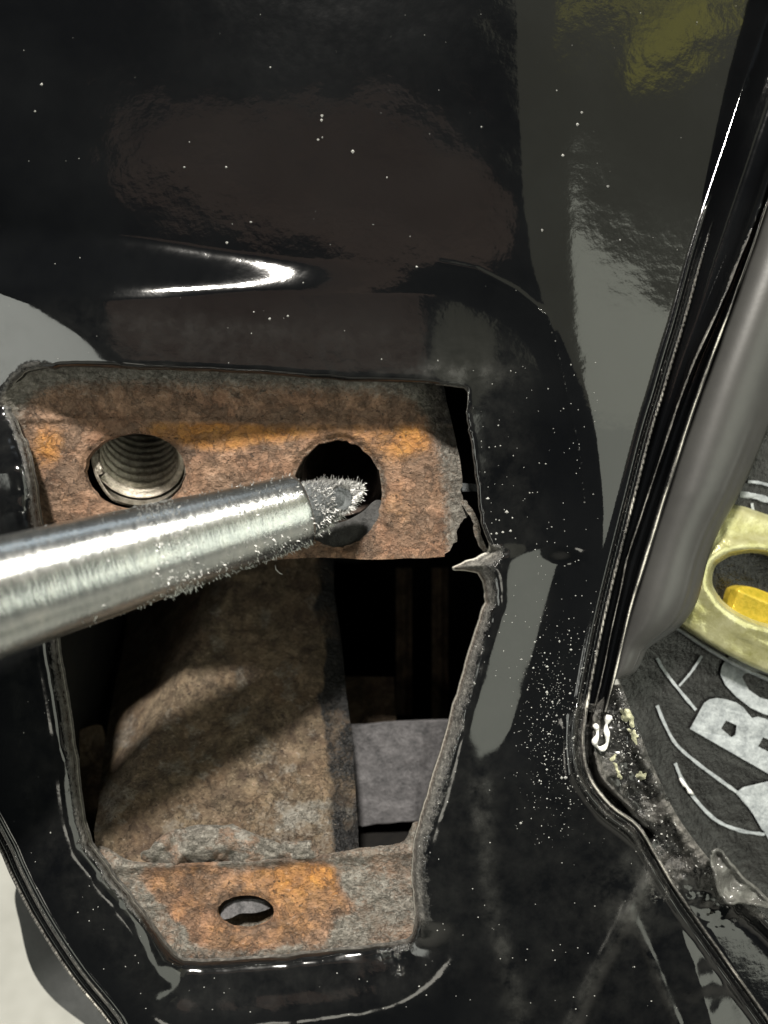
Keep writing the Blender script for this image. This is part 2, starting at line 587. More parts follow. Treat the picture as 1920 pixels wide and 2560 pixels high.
M_FLOOR = mat_plain('pale_concrete', (0.22, 0.22, 0.20), (0.29, 0.29, 0.268), 500, 0.9, 0.0, 3.0)
M_TRIM = mat_plain('dark_trim_plastic', (0.035, 0.037, 0.037), (0.055, 0.057, 0.057), 90, 0.55, 0.0, 1.0)
M_SLEEVE_SHAPE = mat_plain('sleeve_shape_brown', (0.66, 0.47, 0.42), (0.84, 0.60, 0.54), 120, 0.95, 0.0, 4.0)

def mat_film():
    t = NT('grey_tape')
    n = t.noise(40, 5, 0.6)
    return t.set(Base_Color=t.ramp(n, [(0.3, (0.03, 0.03, 0.028)), (0.7, (0.13, 0.13, 0.12))]), Roughness=0.22, Normal=t.bump(n, 5, 0.7))
M_TAPE = mat_film()

# ------------------------------------------------------------------ outlines, in frame positions
SEAM_A = [(2075, -260), (1920, 160), (1842, 391), (1764, 629), (1716, 803), (1686, 900), (1657, 1000), (1634, 1073), (1584, 1269), (1536, 1459), (1508, 1580), (1484, 1700), (1468, 1790)]
SEAM_B = [(2130, -100), (1975, 300), (1885, 560), (1790, 790), (1738, 900), (1700, 1000), (1615, 1253), (1565, 1405), (1552, 1475), (1526, 1590), (1504, 1696), (1480, 1790)]
SEAM_C = [(2290, -260), (2040, 160), (1920, 499), (1872, 642), (1822, 781), (1778, 900), (1742, 1000), (1679, 1190), (1615, 1396), (1577, 1522), (1536, 1696), (1512, 1790)]
DUCT_R = [(2420, -260), (2240, 200), (2080, 620), (1985, 880), (1920, 1070), (1856, 1222), (1796, 1332), (1770, 1399), (1742, 1506), (1704, 1563), (1655, 1598), (1620, 1622), (1604, 1655), (1586, 1682), (1548, 1702)]

def smx(p):
    return [tuple(q) for q in smooth_poly(p, 5, False)]
SEAM_A, SEAM_B, SEAM_C, DUCT_R = smx(SEAM_A), smx(SEAM_B), smx(SEAM_C), smx(DUCT_R)

HOLE = smooth_poly([(70, 930), (150, 917), (347, 921), (648, 933), (868, 951), (1161, 970), (1168, 1030), (1175, 1088), (1192, 1215), (1204, 1308),
        (1222, 1371), (1180, 1395), (1128, 1423), (1192, 1435), (1211, 1493), (1192, 1562), (1157, 1678), (1117, 1817), (1065, 1990), (1042, 2075),
        (1030, 2140), (1034, 2250), (1036, 2330), (1010, 2356), (829, 2378), (640, 2396), (470, 2403), (425, 2376), (350, 2270), (282, 2186), (222, 2090), (191, 1898), (168, 1736), (145, 1603), (108, 1330),
        (74, 1140), (44, 1050), (26, 1000), (36, 960)], 5, True, 1.3, 3)
JOG = smooth_poly([(-700, 650), (-200, 655), (100, 662), (300, 668), (760, 690), (1060, 700), (1230, 738), (1350, 830), (1412, 960), (1450, 1110), (1468, 1300),
        (1448, 1500), (1398, 1720), (1320, 1940), (1190, 2200), (1080, 2380), (1000, 2448), (900, 2480), (700, 2502), (420, 2522), (330, 2500), (240, 2400), (110, 2220), (-20, 2060), (-160, 1820), (-260, 1500), (-700, 1300)], 5)
SKIN = smooth_poly(SEAM_A[::3] + [(1462, 1860), (1478, 1940), (1530, 2010), (1598, 2062), (1640, 2130), (1700, 2230), (1820, 2400), (1990, 2640), (2160, 2900),
        (500, 2900), (272, 2562), (179, 2447), (86, 2305), (26, 2190), (0, 2130), (-120, 1900), (-260, 1500), (-500, 1200), (-600, 0), (-600, -260)], 4)
HEM = [(-260, 1480), (-120, 1880), (0, 2113), (26, 2172), (86, 2292), (179, 2438), (272, 2557), (420, 2760)]
DENT_R = [(1203, 1967), (1212, 2100), (1216, 2200), (1240, 2330), (1285, 2488), (1310, 2600)]
FOLD1 = [(1640, 2170), (1560, 2300), (1480, 2450), (1400, 2620)]
FOLD2 = [(1572, 2278), (1630, 2400), (1710, 2600)]
SCR1 = [(1100, 655), (1190, 672), (1290, 725), (1370, 790), (1400, 900), (1430, 1040), (1452, 1140), (1462, 1250)]
SCR2 = [(1280, 960), (1288, 1060), (1296, 1150)]

def skin_z(X, Y):
    e, _, _ = sdf(X, Y, JOG)
    d, _, _ = sdf(X, Y, HOLE)
    z = np.zeros_like(X)
    # flange round the opening: stands proud along the top, sunk along the bottom
    top = sm(1500, 1020, Y) * sm(1500, 850, X)
    left = sm(950, 150, X)
    bot = sm(2300, 2400, Y) * sm(330, 480, X)
    h = top * (2 + 76 * left) - 18 * (1 - top) * (1 - bot) * sm(350, 800, X) * sm(2000, 1700, Y) - 42 * bot
    wd = 46 + 26 * bot + 52 * top * sm(800, 60, X)
    f = sm(wd, -wd, e)
    z += h * f
    # the right-hand face falls away towards the seam
    xj = interp_x(Y, smooth_poly([(1290, -300), (1292, 100), (1300, 420), (1325, 650), (1370, 850), (1420, 1050), (1452, 1250), (1470, 1400), (1478, 1500), (1466, 1650), (1460, 3000)], 8, False))
    u = np.clip(X - xj, 0, None) * sm(1900, 1700, Y)
    z -= 0.32 * (u - 75 * (1 - np.exp(-u / 75)))
    # whole upper face is slightly crowned
    z -= 6e-6 * (np.clip(X - 500, 0, None)) ** 2
    z += 0.085 * np.clip(Y - 735, 0, 300) * sm(1500, 1040, Y) * sm(1260, 1060, X) * f
    # flange at the top left turns away towards its end
    s = np.clip((X - 80) * -0.55 + (Y - 745) * 0.835, 0, None) * sm(690, 760, Y) * sm(1200, 1000, Y) * sm(330, 280, X)
    z -= 0.46 * (s - 16 * (1 - np.exp(-s / 16)))
    s2 = np.clip(300 - X, 0, None) * sm(400, 660, Y) * sm(1500, 1100, Y)
    z -= 0.24 * (s2 - 150 * (1 - np.exp(-s2 / 150)))
    # right flange, below the fold, leans to the right
    ld = (X - 1295) * 0.965 + (Y - 1395) * 0.263
    lean = sm(1350, 1404, Y + 0.10 * (1290 - X)) * sm(1960, 1820, Y)
    q = np.clip(ld + 10, 0, 240)
    def sp_(v, r):
        return r * np.logaddexp(0, v / r)
    q = ld + 10
    z -= (0.30 * sp_(q, 9) - 0.54 * sp_(q - 112, 13) + 0.24 * sp_(q - 252, 20) - 14) * lean * sm(0, 40, d) * sm(60, -10, e)
    # rolled lip
    lipw = 62 - 44 * sm(1010, 950, Y) * sm(-100, 100, X) - 50 * sm(1380, 1360, Y) * sm(1080, 1150, X)
    lipw = np.maximum(lipw, 9) + 20 * bot
    k = np.clip(1 - d / lipw, 0, 1)
    depth = np.minimum(lipw, 60) * (1 - 0.2 * bot)
    z -= depth * (1 - np.sqrt(np.clip(1 - k * k, 0, 1))) * 0.95
    # folds and scratches
    z += 3.2 * np.exp(-(line_dist(X, Y, DENT_R) / 28) ** 2)
    z += 6 * np.exp(-(line_dist(X, Y, FOLD1) / 22) ** 2) + 4 * np.exp(-(line_dist(X, Y, FOLD2) / 14) ** 2)
    z += 1.6 * np.exp(-(line_dist(X, Y, SCR1) / 6) ** 2)
    # lower right corner folds back to the right
    t = np.clip((X - 1680) * 0.93 - (Y - 2250) * 0.30, 0, None) * sm(2150, 2300, Y)
    z -= 0.34 * t
    # rolled edge along the seam
    a, _, _, _ = seg_dist(X, Y, np.array(SEAM_A, float), False)
    k = np.clip(1 - a / 26, 0, 1)
    z -= 30 * (1 - np.sqrt(np.clip(1 - k * k, 0, 1)))
    r, _, _, _ = seg_dist(X, Y, np.array([(1462, 1800), (1470, 1930), (1530, 2010), (1598, 2062)], float), False)
    z += 16 * np.exp(-((r - 26) / 20) ** 2)
    # hem along the left edge
    hd, _, _, _ = seg_dist(X, Y, np.array(HEM, float), False)
    he = sdf(X, Y, SKIN)[0]
    z += 10 * np.exp(-((he + 30) / 8) ** 2) - 22 * np.exp(-((he + 15) / 7) ** 2)
    k = np.clip(1 + he / 9, 0, 1) * sm(1500, 2000, Y) * sm(600, 400, X)
    z -= 9 * (1 - np.sqrt(np.clip(1 - k * k, 0, 1)))
    # hand-pressed unevenness of the metal
    z += (fbm(X, Y, 260, 3, 5) - 0.5) * 5
    z += (fbm(X, Y, 60, 2, 9) - 0.5) * (1.6 + 7 * sm(1660, 1760, X)) * sm(1750, 2150, Y)
    return z

def skin_attr(X, Y):
    d, _, _ = sdf(X, Y, HOLE)
    a = np.zeros((len(X), 3), np.float32)
    clean = sm(1010, 985, Y) * sm(60, 200, X) + sm(1372, 1352, Y) * sm(1050, 1130, X)
    clean = np.clip(clean, 0, 1)
    right = sm(1000, 1080, X)
    leftm = sm(420, 300, X)
    wid = 44 + 10 * leftm + 18 * right * sm(1500, 1900, Y)
    wr = sm(wid * 1.25, wid * 0.2, d) * (0.38 + 0.2 * right) + 0.75 * sm(7, 1, d) + 0.24 * np.exp(-((d - 14) / 7) ** 2)
    wr *= 1 - 0.75 * sm(2270, 2370, Y)
    wr += 0.3 * sm(50, 10, np.hypot(X - 990, Y - 2400) - 30)
    a[:, 0] = wr * (1 - clean)
    a[:, 0] += 0.6 * clean * sm(4, 1, d) * sm(900, 1100, X)
    sd, _, _ = sdf(X, Y, SKIN)
    edge_glint = 0.25 + 0.9 * fbm(X, Y, 90, 3, 15)  # painted edge highlight along seam and hem, broken up by noise
    a[:, 0] += 1.5 * edge_glint * np.exp(-((sd + 5) / 4) ** 2) * np.maximum(sm(400, 800, Y) * (X > 1000), sm(500, 300, X) * sm(1900, 2000, Y))
    a[:, 0] += 0.9 * edge_glint * np.exp(-((sd + 30) / 4) ** 2) * sm(500, 300, X) * sm(1900, 2000, Y)
    # corner by the torn lip
    a[:, 0] += 0.28 * np.exp(-(((X - 1240) / 60) ** 2 + ((Y - 1400) / 36) ** 2))
    # scuffs
    a[:, 0] += 0.34 * np.exp(-(line_dist(X, Y, SCR1) / 6) ** 2) * (fbm(X, Y, 60, 2, 2) > 0.45)
    a[:, 0] += 0.28 * np.exp(-(line_dist(X, Y, SCR2) / 4) ** 2)
    r, _, _, _ = seg_dist(X, Y, np.array([(1462, 1780), (1470, 1930), (1530, 2010), (1598, 2062), (1640, 2150), (1650, 2230)], float), False)
    a[:, 0] += 0.42 * np.exp(-((r - 20) / 22) ** 2)
    hz = 0.30 * np.exp(-(line_dist(X, Y, DENT_R) / 26) ** 2) + 0.3 * np.exp(-(line_dist(X, Y, FOLD1) / 16) ** 2) + 0.3 * np.exp(-(line_dist(X, Y, FOLD2) / 7) ** 2)
    hz += 0.9 * np.exp(-(((X - 1150) / 120) ** 2 + ((Y - 935) / 30) ** 2)) * 0.5
    hz += 0.35 * np.exp(-(((X - 1590) / 90) ** 2 + ((Y - 2230) / 110) ** 2))
    hz += 0.11 * sm(1800, 2000, Y) * sm(1100, 1300, X)
    hz += 0.12 * sm(200, 100, d)
    a[:, 1] = np.clip(hz, 0, 1)
    a[:, 2] = sm(12, 2, d) * sm(1400, 1430, Y) * 0.3 * right
    return np.clip(a, 0, 1.6)

def skin_rim(X, Y, a):
    a = a.copy()
    edge = (X > 1080) & (Y > 960) & (Y < 1440)
    a[:, 0] = np.where(edge, 0.9, np.where((X > 60) & (Y > 1000) & (X < 1300) & (Y < 2450), 0.75, 0.0))
    a[:, 2] = 0.0
    return a

# ------------------------------------------------------------------ setting: floor
fl = W((0, 0, 0))
fv = [(-6, -6, 0), (6, -6, 0), (6, 6, 0), (-6, 6, 0)]
me = bpy.data.meshes.new('floor')
me.from_pydata(fv, [], [(0, 1, 2, 3)])
me.update()
link('floor', me, M_FLOOR, None, None, 'structure')

# ------------------------------------------------------------------ the painted body panel
body = thing('body_panel', 'glossy black painted car body panel with a cut-out opening and rusty mounting plates', 'body panel', (0, -1280, 0))
xs = np.concatenate([np.arange(-600, -20, 20), np.arange(-20, 1960, 4), np.arange(1960, 2160, 20)])
ys = np.concatenate([np.arange(-260, -20, 20), np.arange(-20, 2600, 4), np.arange(2600, 2900, 20)])
heightfield('panel_skin', xs, ys, skin_z, M_PAINT, body, SKIN, [HOLE], skin_attr, 13, 4.0, flip_rim=skin_rim)

# upper rusty plate ----------------------------------------------------
PLATE = np.concatenate([
    smooth_poly([(-160, 870), (300, 885), (700, 895), (1000, 930), (1100, 950), (1118, 1010), (1135, 1080), (1150, 1150)], 4, False),
    smooth_poly([(1158, 1200), (1152, 1232), (1170, 1262), (1168, 1290), (1148, 1318), (1140, 1352), (1126, 1376), (1108, 1390)], 4, False, 2.6, 5),
    smooth_poly([(1060, 1394), (900, 1398), (760, 1393), (500, 1420), (180, 1440), (60, 1440), (-60, 1300), (-160, 1100)], 4, False, 1.0, 6)])
def ell(cx, cy, rx, ry, n=56, jit=0.0, seed=0, rot=0.0):
    r = np.random.default_rng(seed)
    g = np.linspace(0, 2 * math.pi, n, endpoint=False)
    k = 1 + r.normal(0, jit, n)
    x, y = rx * k * np.cos(g), ry * k * np.sin(g)
    return np.stack([cx + x * math.cos(rot) - y * math.sin(rot), cy + x * math.sin(rot) + y * math.cos(rot)], -1)
HOLE_L = ell(338, 1178, 126, 95, 60, 0.008, 1)
HOLE_R = ell(843, 1234, 112, 134, 60, 0.012, 2)
RIM_L = smooth_poly([(108, 1480), (98, 1290), (82, 1180), (62, 1090), (52, 1030), (72, 985), (130, 955), (250, 944), (600, 948), (900, 962), (1030, 985), (1072, 1060), (1098, 1150), (1112, 1250), (1112, 1480)], 5)
def plate_z(X, Y):
    z = np.full_like(X, -95.0)
    d, _, _ = sdf(X, Y, RIM_L)
    left = sm(300, 60, X)
    right = sm(1000, 1080, X)
    z += 30 * sm(-10, 90, d) * left
    z -= 55 * sm(-40, 70, d) * right * (1 - left)
    z += 26 * sm(1062, 950, Y)                     # upper strip leans out under the panel edge
    z += 7 * np.exp(-((Y - 1052 - 0.012 * (X - 500)) / 9) ** 2)
    # countersunk seats of the bolt holes
    dl, _, _ = sdf(X, Y, HOLE_L)
    dr, _, _ = sdf(X, Y, HOLE_R)
    z -= 9 * sm(16, 0, dl) + 14 * sm(20, 0, dr)
    z += (fbm(X, Y, 90, 4, 3) - 0.5) * 14 + (fbm(X + 0.6 * Y, 1.6 * Y - 0.5 * X, 24, 3, 8) - 0.5) * 6
    return z
def plate_attr(X, Y):
    a = np.zeros((len(X), 3), np.float32)
    def blob(cx, cy, rx, ry, k):
        return k * np.exp(-(((X - cx) / rx) ** 2 + ((Y - cy) / ry) ** 2))
    o = blob(560, 1090, 130, 38, 1.0) + blob(120, 1115, 50, 60, 0.9) + blob(1035, 1105, 55, 48, 0.85) + blob(720, 1080, 200, 25, 0.55)
    o += blob(930, 1110, 100, 60, 0.45) + blob(160, 1260, 60, 60, 0.4) + blob(1000, 1260, 70, 90, 0.4) + blob(430, 1075, 90, 28, 0.6)
    o = 1.25 * o * (0.55 + 0.9 * fbm(X, Y, 80, 4, 44)) * sm(1030, 1062, Y)
    a[:, 0] = np.clip(o, 0, 1)
    d, _, _ = sdf(X, Y, RIM_L)
    left, right = sm(240, 60, X), sm(1000, 1100, X)
    g = (0.62 + 0.2 * right) * sm(-45, 25, d) + 0.36 * sm(1060, 985, Y) + 0.22 * right * sm(1220, 1380, Y)  # right edge gets extra grey as a painted sheen
    dl, _, _ = sdf(X, Y, HOLE_L)
    dr, _, _ = sdf(X, Y, HOLE_R)
    g += 0.3 * sm(20, 0, dl) + 0.42 * sm(26, 0, dr)
    g += 0.3 * np.exp(-(((X - 640) / 80) ** 2 + ((Y - 1170) / 50) ** 2))
    g += 0.25 * np.exp(-(((X - 960) / 60) ** 2 + ((Y - 1200) / 60) ** 2))
    a[:, 1] = np.clip(g, 0, 1)
    bk = 0.85 * sm(20, 75, d) * np.maximum(left, right * sm(1250, 1150, Y)) + 0.5 * np.exp(-(((X - 780) / 120) ** 2 + ((Y - 990) / 26) ** 2)) + 0.3 * np.exp(-(((X - 300) / 160) ** 2 + ((Y - 975) / 22) ** 2))
    bk += 0.5 * sm(968, 940, Y) * sm(400, 800, X)
    a[:, 2] = np.clip(bk, 0, 1)
    return a
xp = np.arange(-160, 1184, 4)
yp = np.arange(868, 1444, 4)
plate = heightfield('bolt_plate', xp, yp, plate_z, M_RUST, body, PLATE, [HOLE_L, HOLE_R], plate_attr, 22, 4.0, 'rusty orange and brown plate with two bolt holes')

# threaded nut behind the left hole: axis runs in and up
def nut(name, frame_xy, z0, axis, rad, length, pitch, depth, mat, parent, seg=72, label=None, outer=None):
    base = np.array(L(*frame_xy, z0))
    prof = [(-2, rad * 1.30), (0, rad + 6)]
    t = 4.0
    V, F = [], []
    a, b, c = frame_for(axis)
    zc_ = z0 - 34
    rings = int(length / pitch * 8)
    r = np.random.default_rng(4)
    for i in range(rings + 1):
        for j in range(seg):
            g = 2 * math.pi * j / seg
            tt = i * pitch / 8 + (g / (2 * math.pi)) * pitch
            ph = (i / 8.0) % 1.0
            rr = rad - depth * max(0.0, 1 - abs(ph - 0.5) / 0.28)
            V.append(base + a * tt + (b * math.cos(g) + c * math.sin(g)) * (rr + r.normal(0, 0.5)))
    for i in range(rings):
        for j in range(seg - 1):
            F.append((i * seg + j, (i + 1) * seg + j, (i + 1) * seg + j + 1, i * seg + j + 1))
        if i >= 8:
            F.append((i * seg + seg - 1, (i + 1) * seg + seg - 1, (i + 9) * seg, (i + 8) * seg) if i + 9 <= rings else (i * seg + seg - 1, (i + 1) * seg + seg - 1, (i + 1) * seg, i * seg))
    if outer:  # shell with a closed end, added to stop light through the nut
        n0 = len(V)
        for tt, ro in ((0, rad), (0, outer), (length, outer)):
            for j in range(seg):
                g = 2 * math.pi * j / seg
                V.append(base + a * (tt - 3) + (b * math.cos(g) + c * math.sin(g)) * ro)
        for q in range(2):
            for j in range(seg):
                k = (j + 1) % seg
                F.append((n0 + q * seg + j, n0 + q * seg + k, n0 + (q + 1) * seg + k, n0 + (q + 1) * seg + j))
        V.append(base + a * (length - 3))
        for j in range(seg):
            F.append((n0 + 2 * seg + j, n0 + 2 * seg + (j + 1) % seg, len(V) - 1))
    V = [v + a * max(0.0, (zc_ - v[2]) / a[2]) for v in V]
    return link(name, mesh_np(name, np.array(V), F, parent), mat, parent, label)
nut('weld_nut', (346, 1166), -100, (-0.22, 0.54, -0.81), 118, 430, 40, 17, M_THREAD, plate, label='worn steel nut with bright thread crests', outer=126)
nut('weld_nut', (850, 1205), -190, (-0.05, 0.36, -0.93), 112, 330, 40, 7, M_BORE, plate, label='dark rusty nut with a worn thread', outer=126)
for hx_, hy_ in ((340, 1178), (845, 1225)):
    lathe('light_block_cup', L(hx_, hy_, -122), (0, 0.12, -1), [(0, 176), (30, 190), (200, 200), (520, 300), (520, 1)], M_CAVITY, plate, 40, attr='open')  # black cup added behind each hole to stop light leaking through
# grey washed seat at the lower side of the right hole
seat_poly = np.concatenate([ell(843, 1234, 113, 135, 40)[2:18], smooth_poly([(770, 1300), (840, 1310), (890, 1300), (930, 1268)], 4, False)])
seat = smooth_poly([(738, 1280), (780, 1306), (850, 1306), (905, 1280), (940, 1250), (965, 1260), (950, 1330), (900, 1375), (840, 1384), (770, 1375), (735, 1330)], 4)
heightfield('hole_seat', np.arange(720, 980, 5), np.arange(1240, 1400, 5), lambda X, Y: -122 - 0.35 * (1370 - Y) + (fbm(X, Y, 30, 3, 4) - 0.5) * 8, M_SEAT, plate, seat, (), None, 8, 5.0)

# torn strip and crossbar stub in the crack on the right of the plate
heightfield('torn_strip', np.arange(1130, 1230, 3), np.arange(1190, 1440, 3),
            lambda X, Y: -110 + 0.9 * (X - 1190) + (fbm(X, Y, 25, 3, 6) - 0.5) * 14, M_RUST, body,
            smooth_poly([(1150, 1246), (1172, 1262), (1196, 1300), (1206, 1346), (1226, 1384), (1205, 1376), (1188, 1340), (1180, 1300), (1160, 1272)], 4, True, 1.2, 8), (),
            lambda X, Y: np.stack([0 * X, 0 * X + 0.8, 0 * X], -1), 8, 3.0, 'curled grey sliver of torn sheet metal')
heightfield('crack_bridge', np.arange(1130, 1220, 4), np.arange(1180, 1280, 4),
            lambda X, Y: -175 + 0 * X + (fbm(X, Y, 25, 3, 6) - 0.5) * 8, M_SCALE, body,
            smooth_poly([(1135, 1210), (1200, 1212), (1205, 1226), (1138, 1226)], 3), (), None, 8, 4.0)

# lower rusty flange ---------------------------------------------------
LOW = smooth_poly([(240, 2120), (330, 2160), (600, 2158), (789, 2146), (895, 2127), (985, 2117), (1015, 2102), (1040, 2060), (1100, 2080), (1080, 2380), (860, 2440), (430, 2460), (330, 2330), (250, 2200)], 5, True, 0.8, 12)
HOLE_B = ell(614, 2281, 72, 43, 40, 0.012, 5, -0.03)
def low_z(X, Y):
    z = -120 + 0.06 * (Y - 2250)
    dd, _, _ = sdf(X, Y, HOLE_B)
    z = z - 10 * sm(14, 0, dd)
    edge = Y - (2152 - 0.05 * (X - 600))
    z = z + 16 * np.exp(-(edge / 16) ** 2)
    z = z + (fbm(X, Y, 70, 4, 13) - 0.5) * 18 + (fbm(X, Y, 18, 3, 18) - 0.5) * 7
    return z
def low_attr(X, Y):
    a = np.zeros((len(X), 3), np.float32)
    R = smooth_poly([(365, 2172), (600, 2168), (842, 2158), (852, 2200), (876, 2255), (840, 2300), (802, 2345), (530, 2366), (440, 2300)], 4)
    r, _, _ = sdf(X, Y, R)
    m = sm(14, -16, r + (fbm(X, Y, 40, 3, 2) - 0.5) * 40)
    a[:, 0] = m * (0.45 + 0.5 * np.exp(-(((X - 760) / 110) ** 2 + ((Y - 2190) / 50) ** 2)) + 0.4 * (fbm(X, Y, 80, 3, 4) - 0.3))
    dd, _, _ = sdf(X, Y, HOLE_B)
    a[:, 1] = np.clip((1 - m) * (0.35 + 0.6 * fbm(X, Y, 60, 3, 77)) + 0.08, 0, 1)
    a[:, 2] = np.clip(0.42 * (1 - m) * (0.3 + fbm(X, Y, 70, 3, 78)) + 0.35 * sm(2370, 2420, Y), 0, 1)
    return a
low = heightfield('lower_plate', np.arange(240, 1104, 4), np.arange(2056, 2464, 4), low_z, M_RUST, body, LOW, [HOLE_B], low_attr, 16, 4.0, 'lower plate with an orange rust patch round one small hole')
# bent tongue inside the lower hole
heightfield('hole_tongue', np.arange(536, 700, 4), np.arange(2230, 2340, 4),
            lambda X, Y: -150 - 1.2 * np.clip(2290 - Y, -60, 60) * 0.5 + 18 * np.cos((X - 615) / 40) + (fbm(X, Y, 22, 3, 3) - 0.5) * 6, M_STRAP, low,
            smooth_poly([(552, 2296), (562, 2264), (610, 2248), (660, 2252), (682, 2266), (640, 2282), (600, 2284), (575, 2296)], 4), (), None, 8, 4.0)
heightfield('hole_floor', np.arange(520, 720, 5), np.arange(2220, 2350, 5), lambda X, Y: -188 + 0.3 * (Y - 2290) + (fbm(X, Y, 22, 3, 3) - 0.5) * 8, M_RUST2, low,
            ell(614, 2284, 90, 58, 30), (), lambda X, Y: np.stack([0 * X, 0.75 * sm(2290, 2310, Y), 0.6 * sm(2298, 2288, Y)], -1), 8, 5.0)
# weld bead between bracket and flange
heightfield('weld_bead', np.arange(340, 860, 4), np.arange(2050, 2190, 4),
            lambda X, Y: -160 + 46 * np.clip(1 - ((Y - 2120) / 62) ** 2, 0, 1) + (fbm(X, Y, 44, 4, 21) - 0.5) * 60, M_RUST, body,
            smooth_poly([(352, 2150), (400, 2096), (470, 2072), (560, 2066), (620, 2082), (700, 2110), (760, 2104), (800, 2134), (770, 2150), (640, 2164), (500, 2166)], 4, True, 3, 2), (),
            lambda X, Y: np.stack([0.35 * sm(0.5, 0.7, fbm(X, Y, 50, 3, 6)), 0.55 + 0.4 * sm(0.35, 0.65, fbm(X, Y, 40, 3, 9)), 0 * X], -1), 12, 4.0)

# inner bracket --------------------------------------------------------
BR = smooth_poly([(330, 1150), (317, 1558), (290, 1700), (262, 1860), (246, 2010), (238, 2110), (290, 2175), (600, 2180), (890, 2150), (896, 2110), (890, 2000), (880, 1850), (866, 1739), (852, 1600), (835, 1480), (800, 1150)], 4)
def br_z(X, Y):
    z = -165 - 0.52 * np.clip(2130 - Y, -60, 1200)
    # left shoulder shaped to turn away beyond a slanting line, for the shadow there
    s = np.clip((490 - 0.50 * (Y - 1640)) - X, 0, None)
    z = z - 2.4 * (np.sqrt(s * s + 900) - 30)
    s = np.clip(X - (800 + 0.06 * (Y - 1700)), 0, None)
    z = z - 0.5 * s
    z = z + (fbm(X, Y, 160, 4, 31) - 0.5) * 26 + (fbm(X, Y, 26, 3, 35) - 0.5) * 8
    return z
def br_attr(X, Y):
    a = np.zeros((len(X), 3), np.float32)
    e = X - (800 + 0.06 * (Y - 1700)) + (fbm(X, Y, 70, 3, 3) - 0.5) * 60
    a[:, 1] = 0.2 + 0.3 * sm(1900, 2080, Y) * sm(500, 700, X) + 0.35 * sm(0.55, 0.75, fbm(X, Y, 60, 3, 12))
    a[:, 2] = 1.1 * sm(-14, 14, e) * (0.7 + 0.5 * (fbm(X, Y, 60, 3, 7) - 0.5)) + 0.42 * sm(20, 160, (490 - 0.5 * (Y - 1640)) - X)  # black paint on the right strip; left side darkened as painted shadow
    a[:, 0] = 0.25 * np.exp(-(((X - 600) / 160) ** 2 + ((Y - 1950) / 80) ** 2))
    return a
heightfield('inner_bracket', np.arange(236, 900, 5), np.arange(1148, 2184, 5), br_z, M_RUST2, body, BR, (), br_attr, 20, 5.0, 'dull brown rusted bracket standing inside the opening')

# black box added behind everything to keep light out of the opening
def box_open(name, x0, x1, y0, y1, z0, z1, mat, parent):
    v = [(x0, y0, z0), (x1, y0, z0), (x1, y1, z0), (x0, y1, z0), (x0, y0, z1), (x1, y0, z1), (x1, y1, z1), (x0, y1, z1)]
    f = [(0, 1, 5, 4), (1, 2, 6, 5), (2, 3, 7, 6), (3, 0, 4, 7), (4, 5, 6, 7)]
    return link(name, mesh_np(name, np.array(v, float), f, parent, False), mat, parent)
box_open('dark_backing_box', -985, 420, -1030, 420, -205, -1400, M_CAVITY, body)

heightfield('side_gusset', np.arange(170, 280, 5), np.arange(1800, 2130, 5), lambda X, Y: -560 + 0.5 * (X - 200) + (fbm(X, Y, 40, 3, 48) - 0.5) * 10, M_RUST2, body,
            smooth_poly([(176, 1850), (200, 1826), (252, 1816), (262, 1900), (258, 2118), (214, 2120), (196, 2000)], 3), (), lambda X, Y: np.stack([0 * X, 0 * X + 0.15, 0 * X + 0.3], -1), 12, 5.0)
for kx, ky0, ky1 in ((1010, 1420, 1790), (1100, 1420, 1800)):
    heightfield('cavity_rib', np.arange(kx - 20, kx + 24, 4), np.arange(ky0, ky1, 8), lambda X, Y: -820 + 26 * np.exp(-((X - kx) / 9) ** 2) + 0 * Y, M_RUST2, body, None, (), lambda X, Y: np.stack([0 * X, 0 * X + 0.2, 0 * X + 0.4], -1), 10, 4.0)

# ------------------------------------------------------------------ grey cross strap inside
strap = thing('cross_strap', 'dull grey steel strap crossing behind the rusty bracket inside the opening', 'strap', L(980, 1940, -520))
STR = smooth_poly([(840, 1820), (872, 1816), (1000, 1808), (1130, 1803), (1150, 1804), (1110, 2040), (1033, 2052), (940, 2060), (840, 2064)], 3, True, 0.8, 3)
def strap_z(X, Y):
    e = X - (1062 - 0.12 * (Y - 1810))
    return -500 - 0.8 * np.clip(e, 0, None) + (fbm(X, Y, 40, 3, 41) - 0.5) * 7
heightfield('strap_face', np.arange(836, 1156, 4), np.arange(1800, 2068, 4), strap_z, M_STRAP, strap, STR, (), None, 26, 4.0)
heightfield('strap_tab', np.arange(850, 1020, 5), np.arange(1690, 1812, 5), lambda X, Y: -640 - 0.5 * np.clip(1800 - Y, 0, 200) + (fbm(X, Y, 40, 3, 45) - 0.5) * 6, M_RUST2, strap,
            np.array([(852, 1692), (985, 1692), (990, 1810), (852, 1811)], float), (), lambda X, Y: np.stack([0 * X, 0 * X + 0.2, 0 * X + 0.35], -1), 16, 5.0, 'brown upright tab behind the strap')

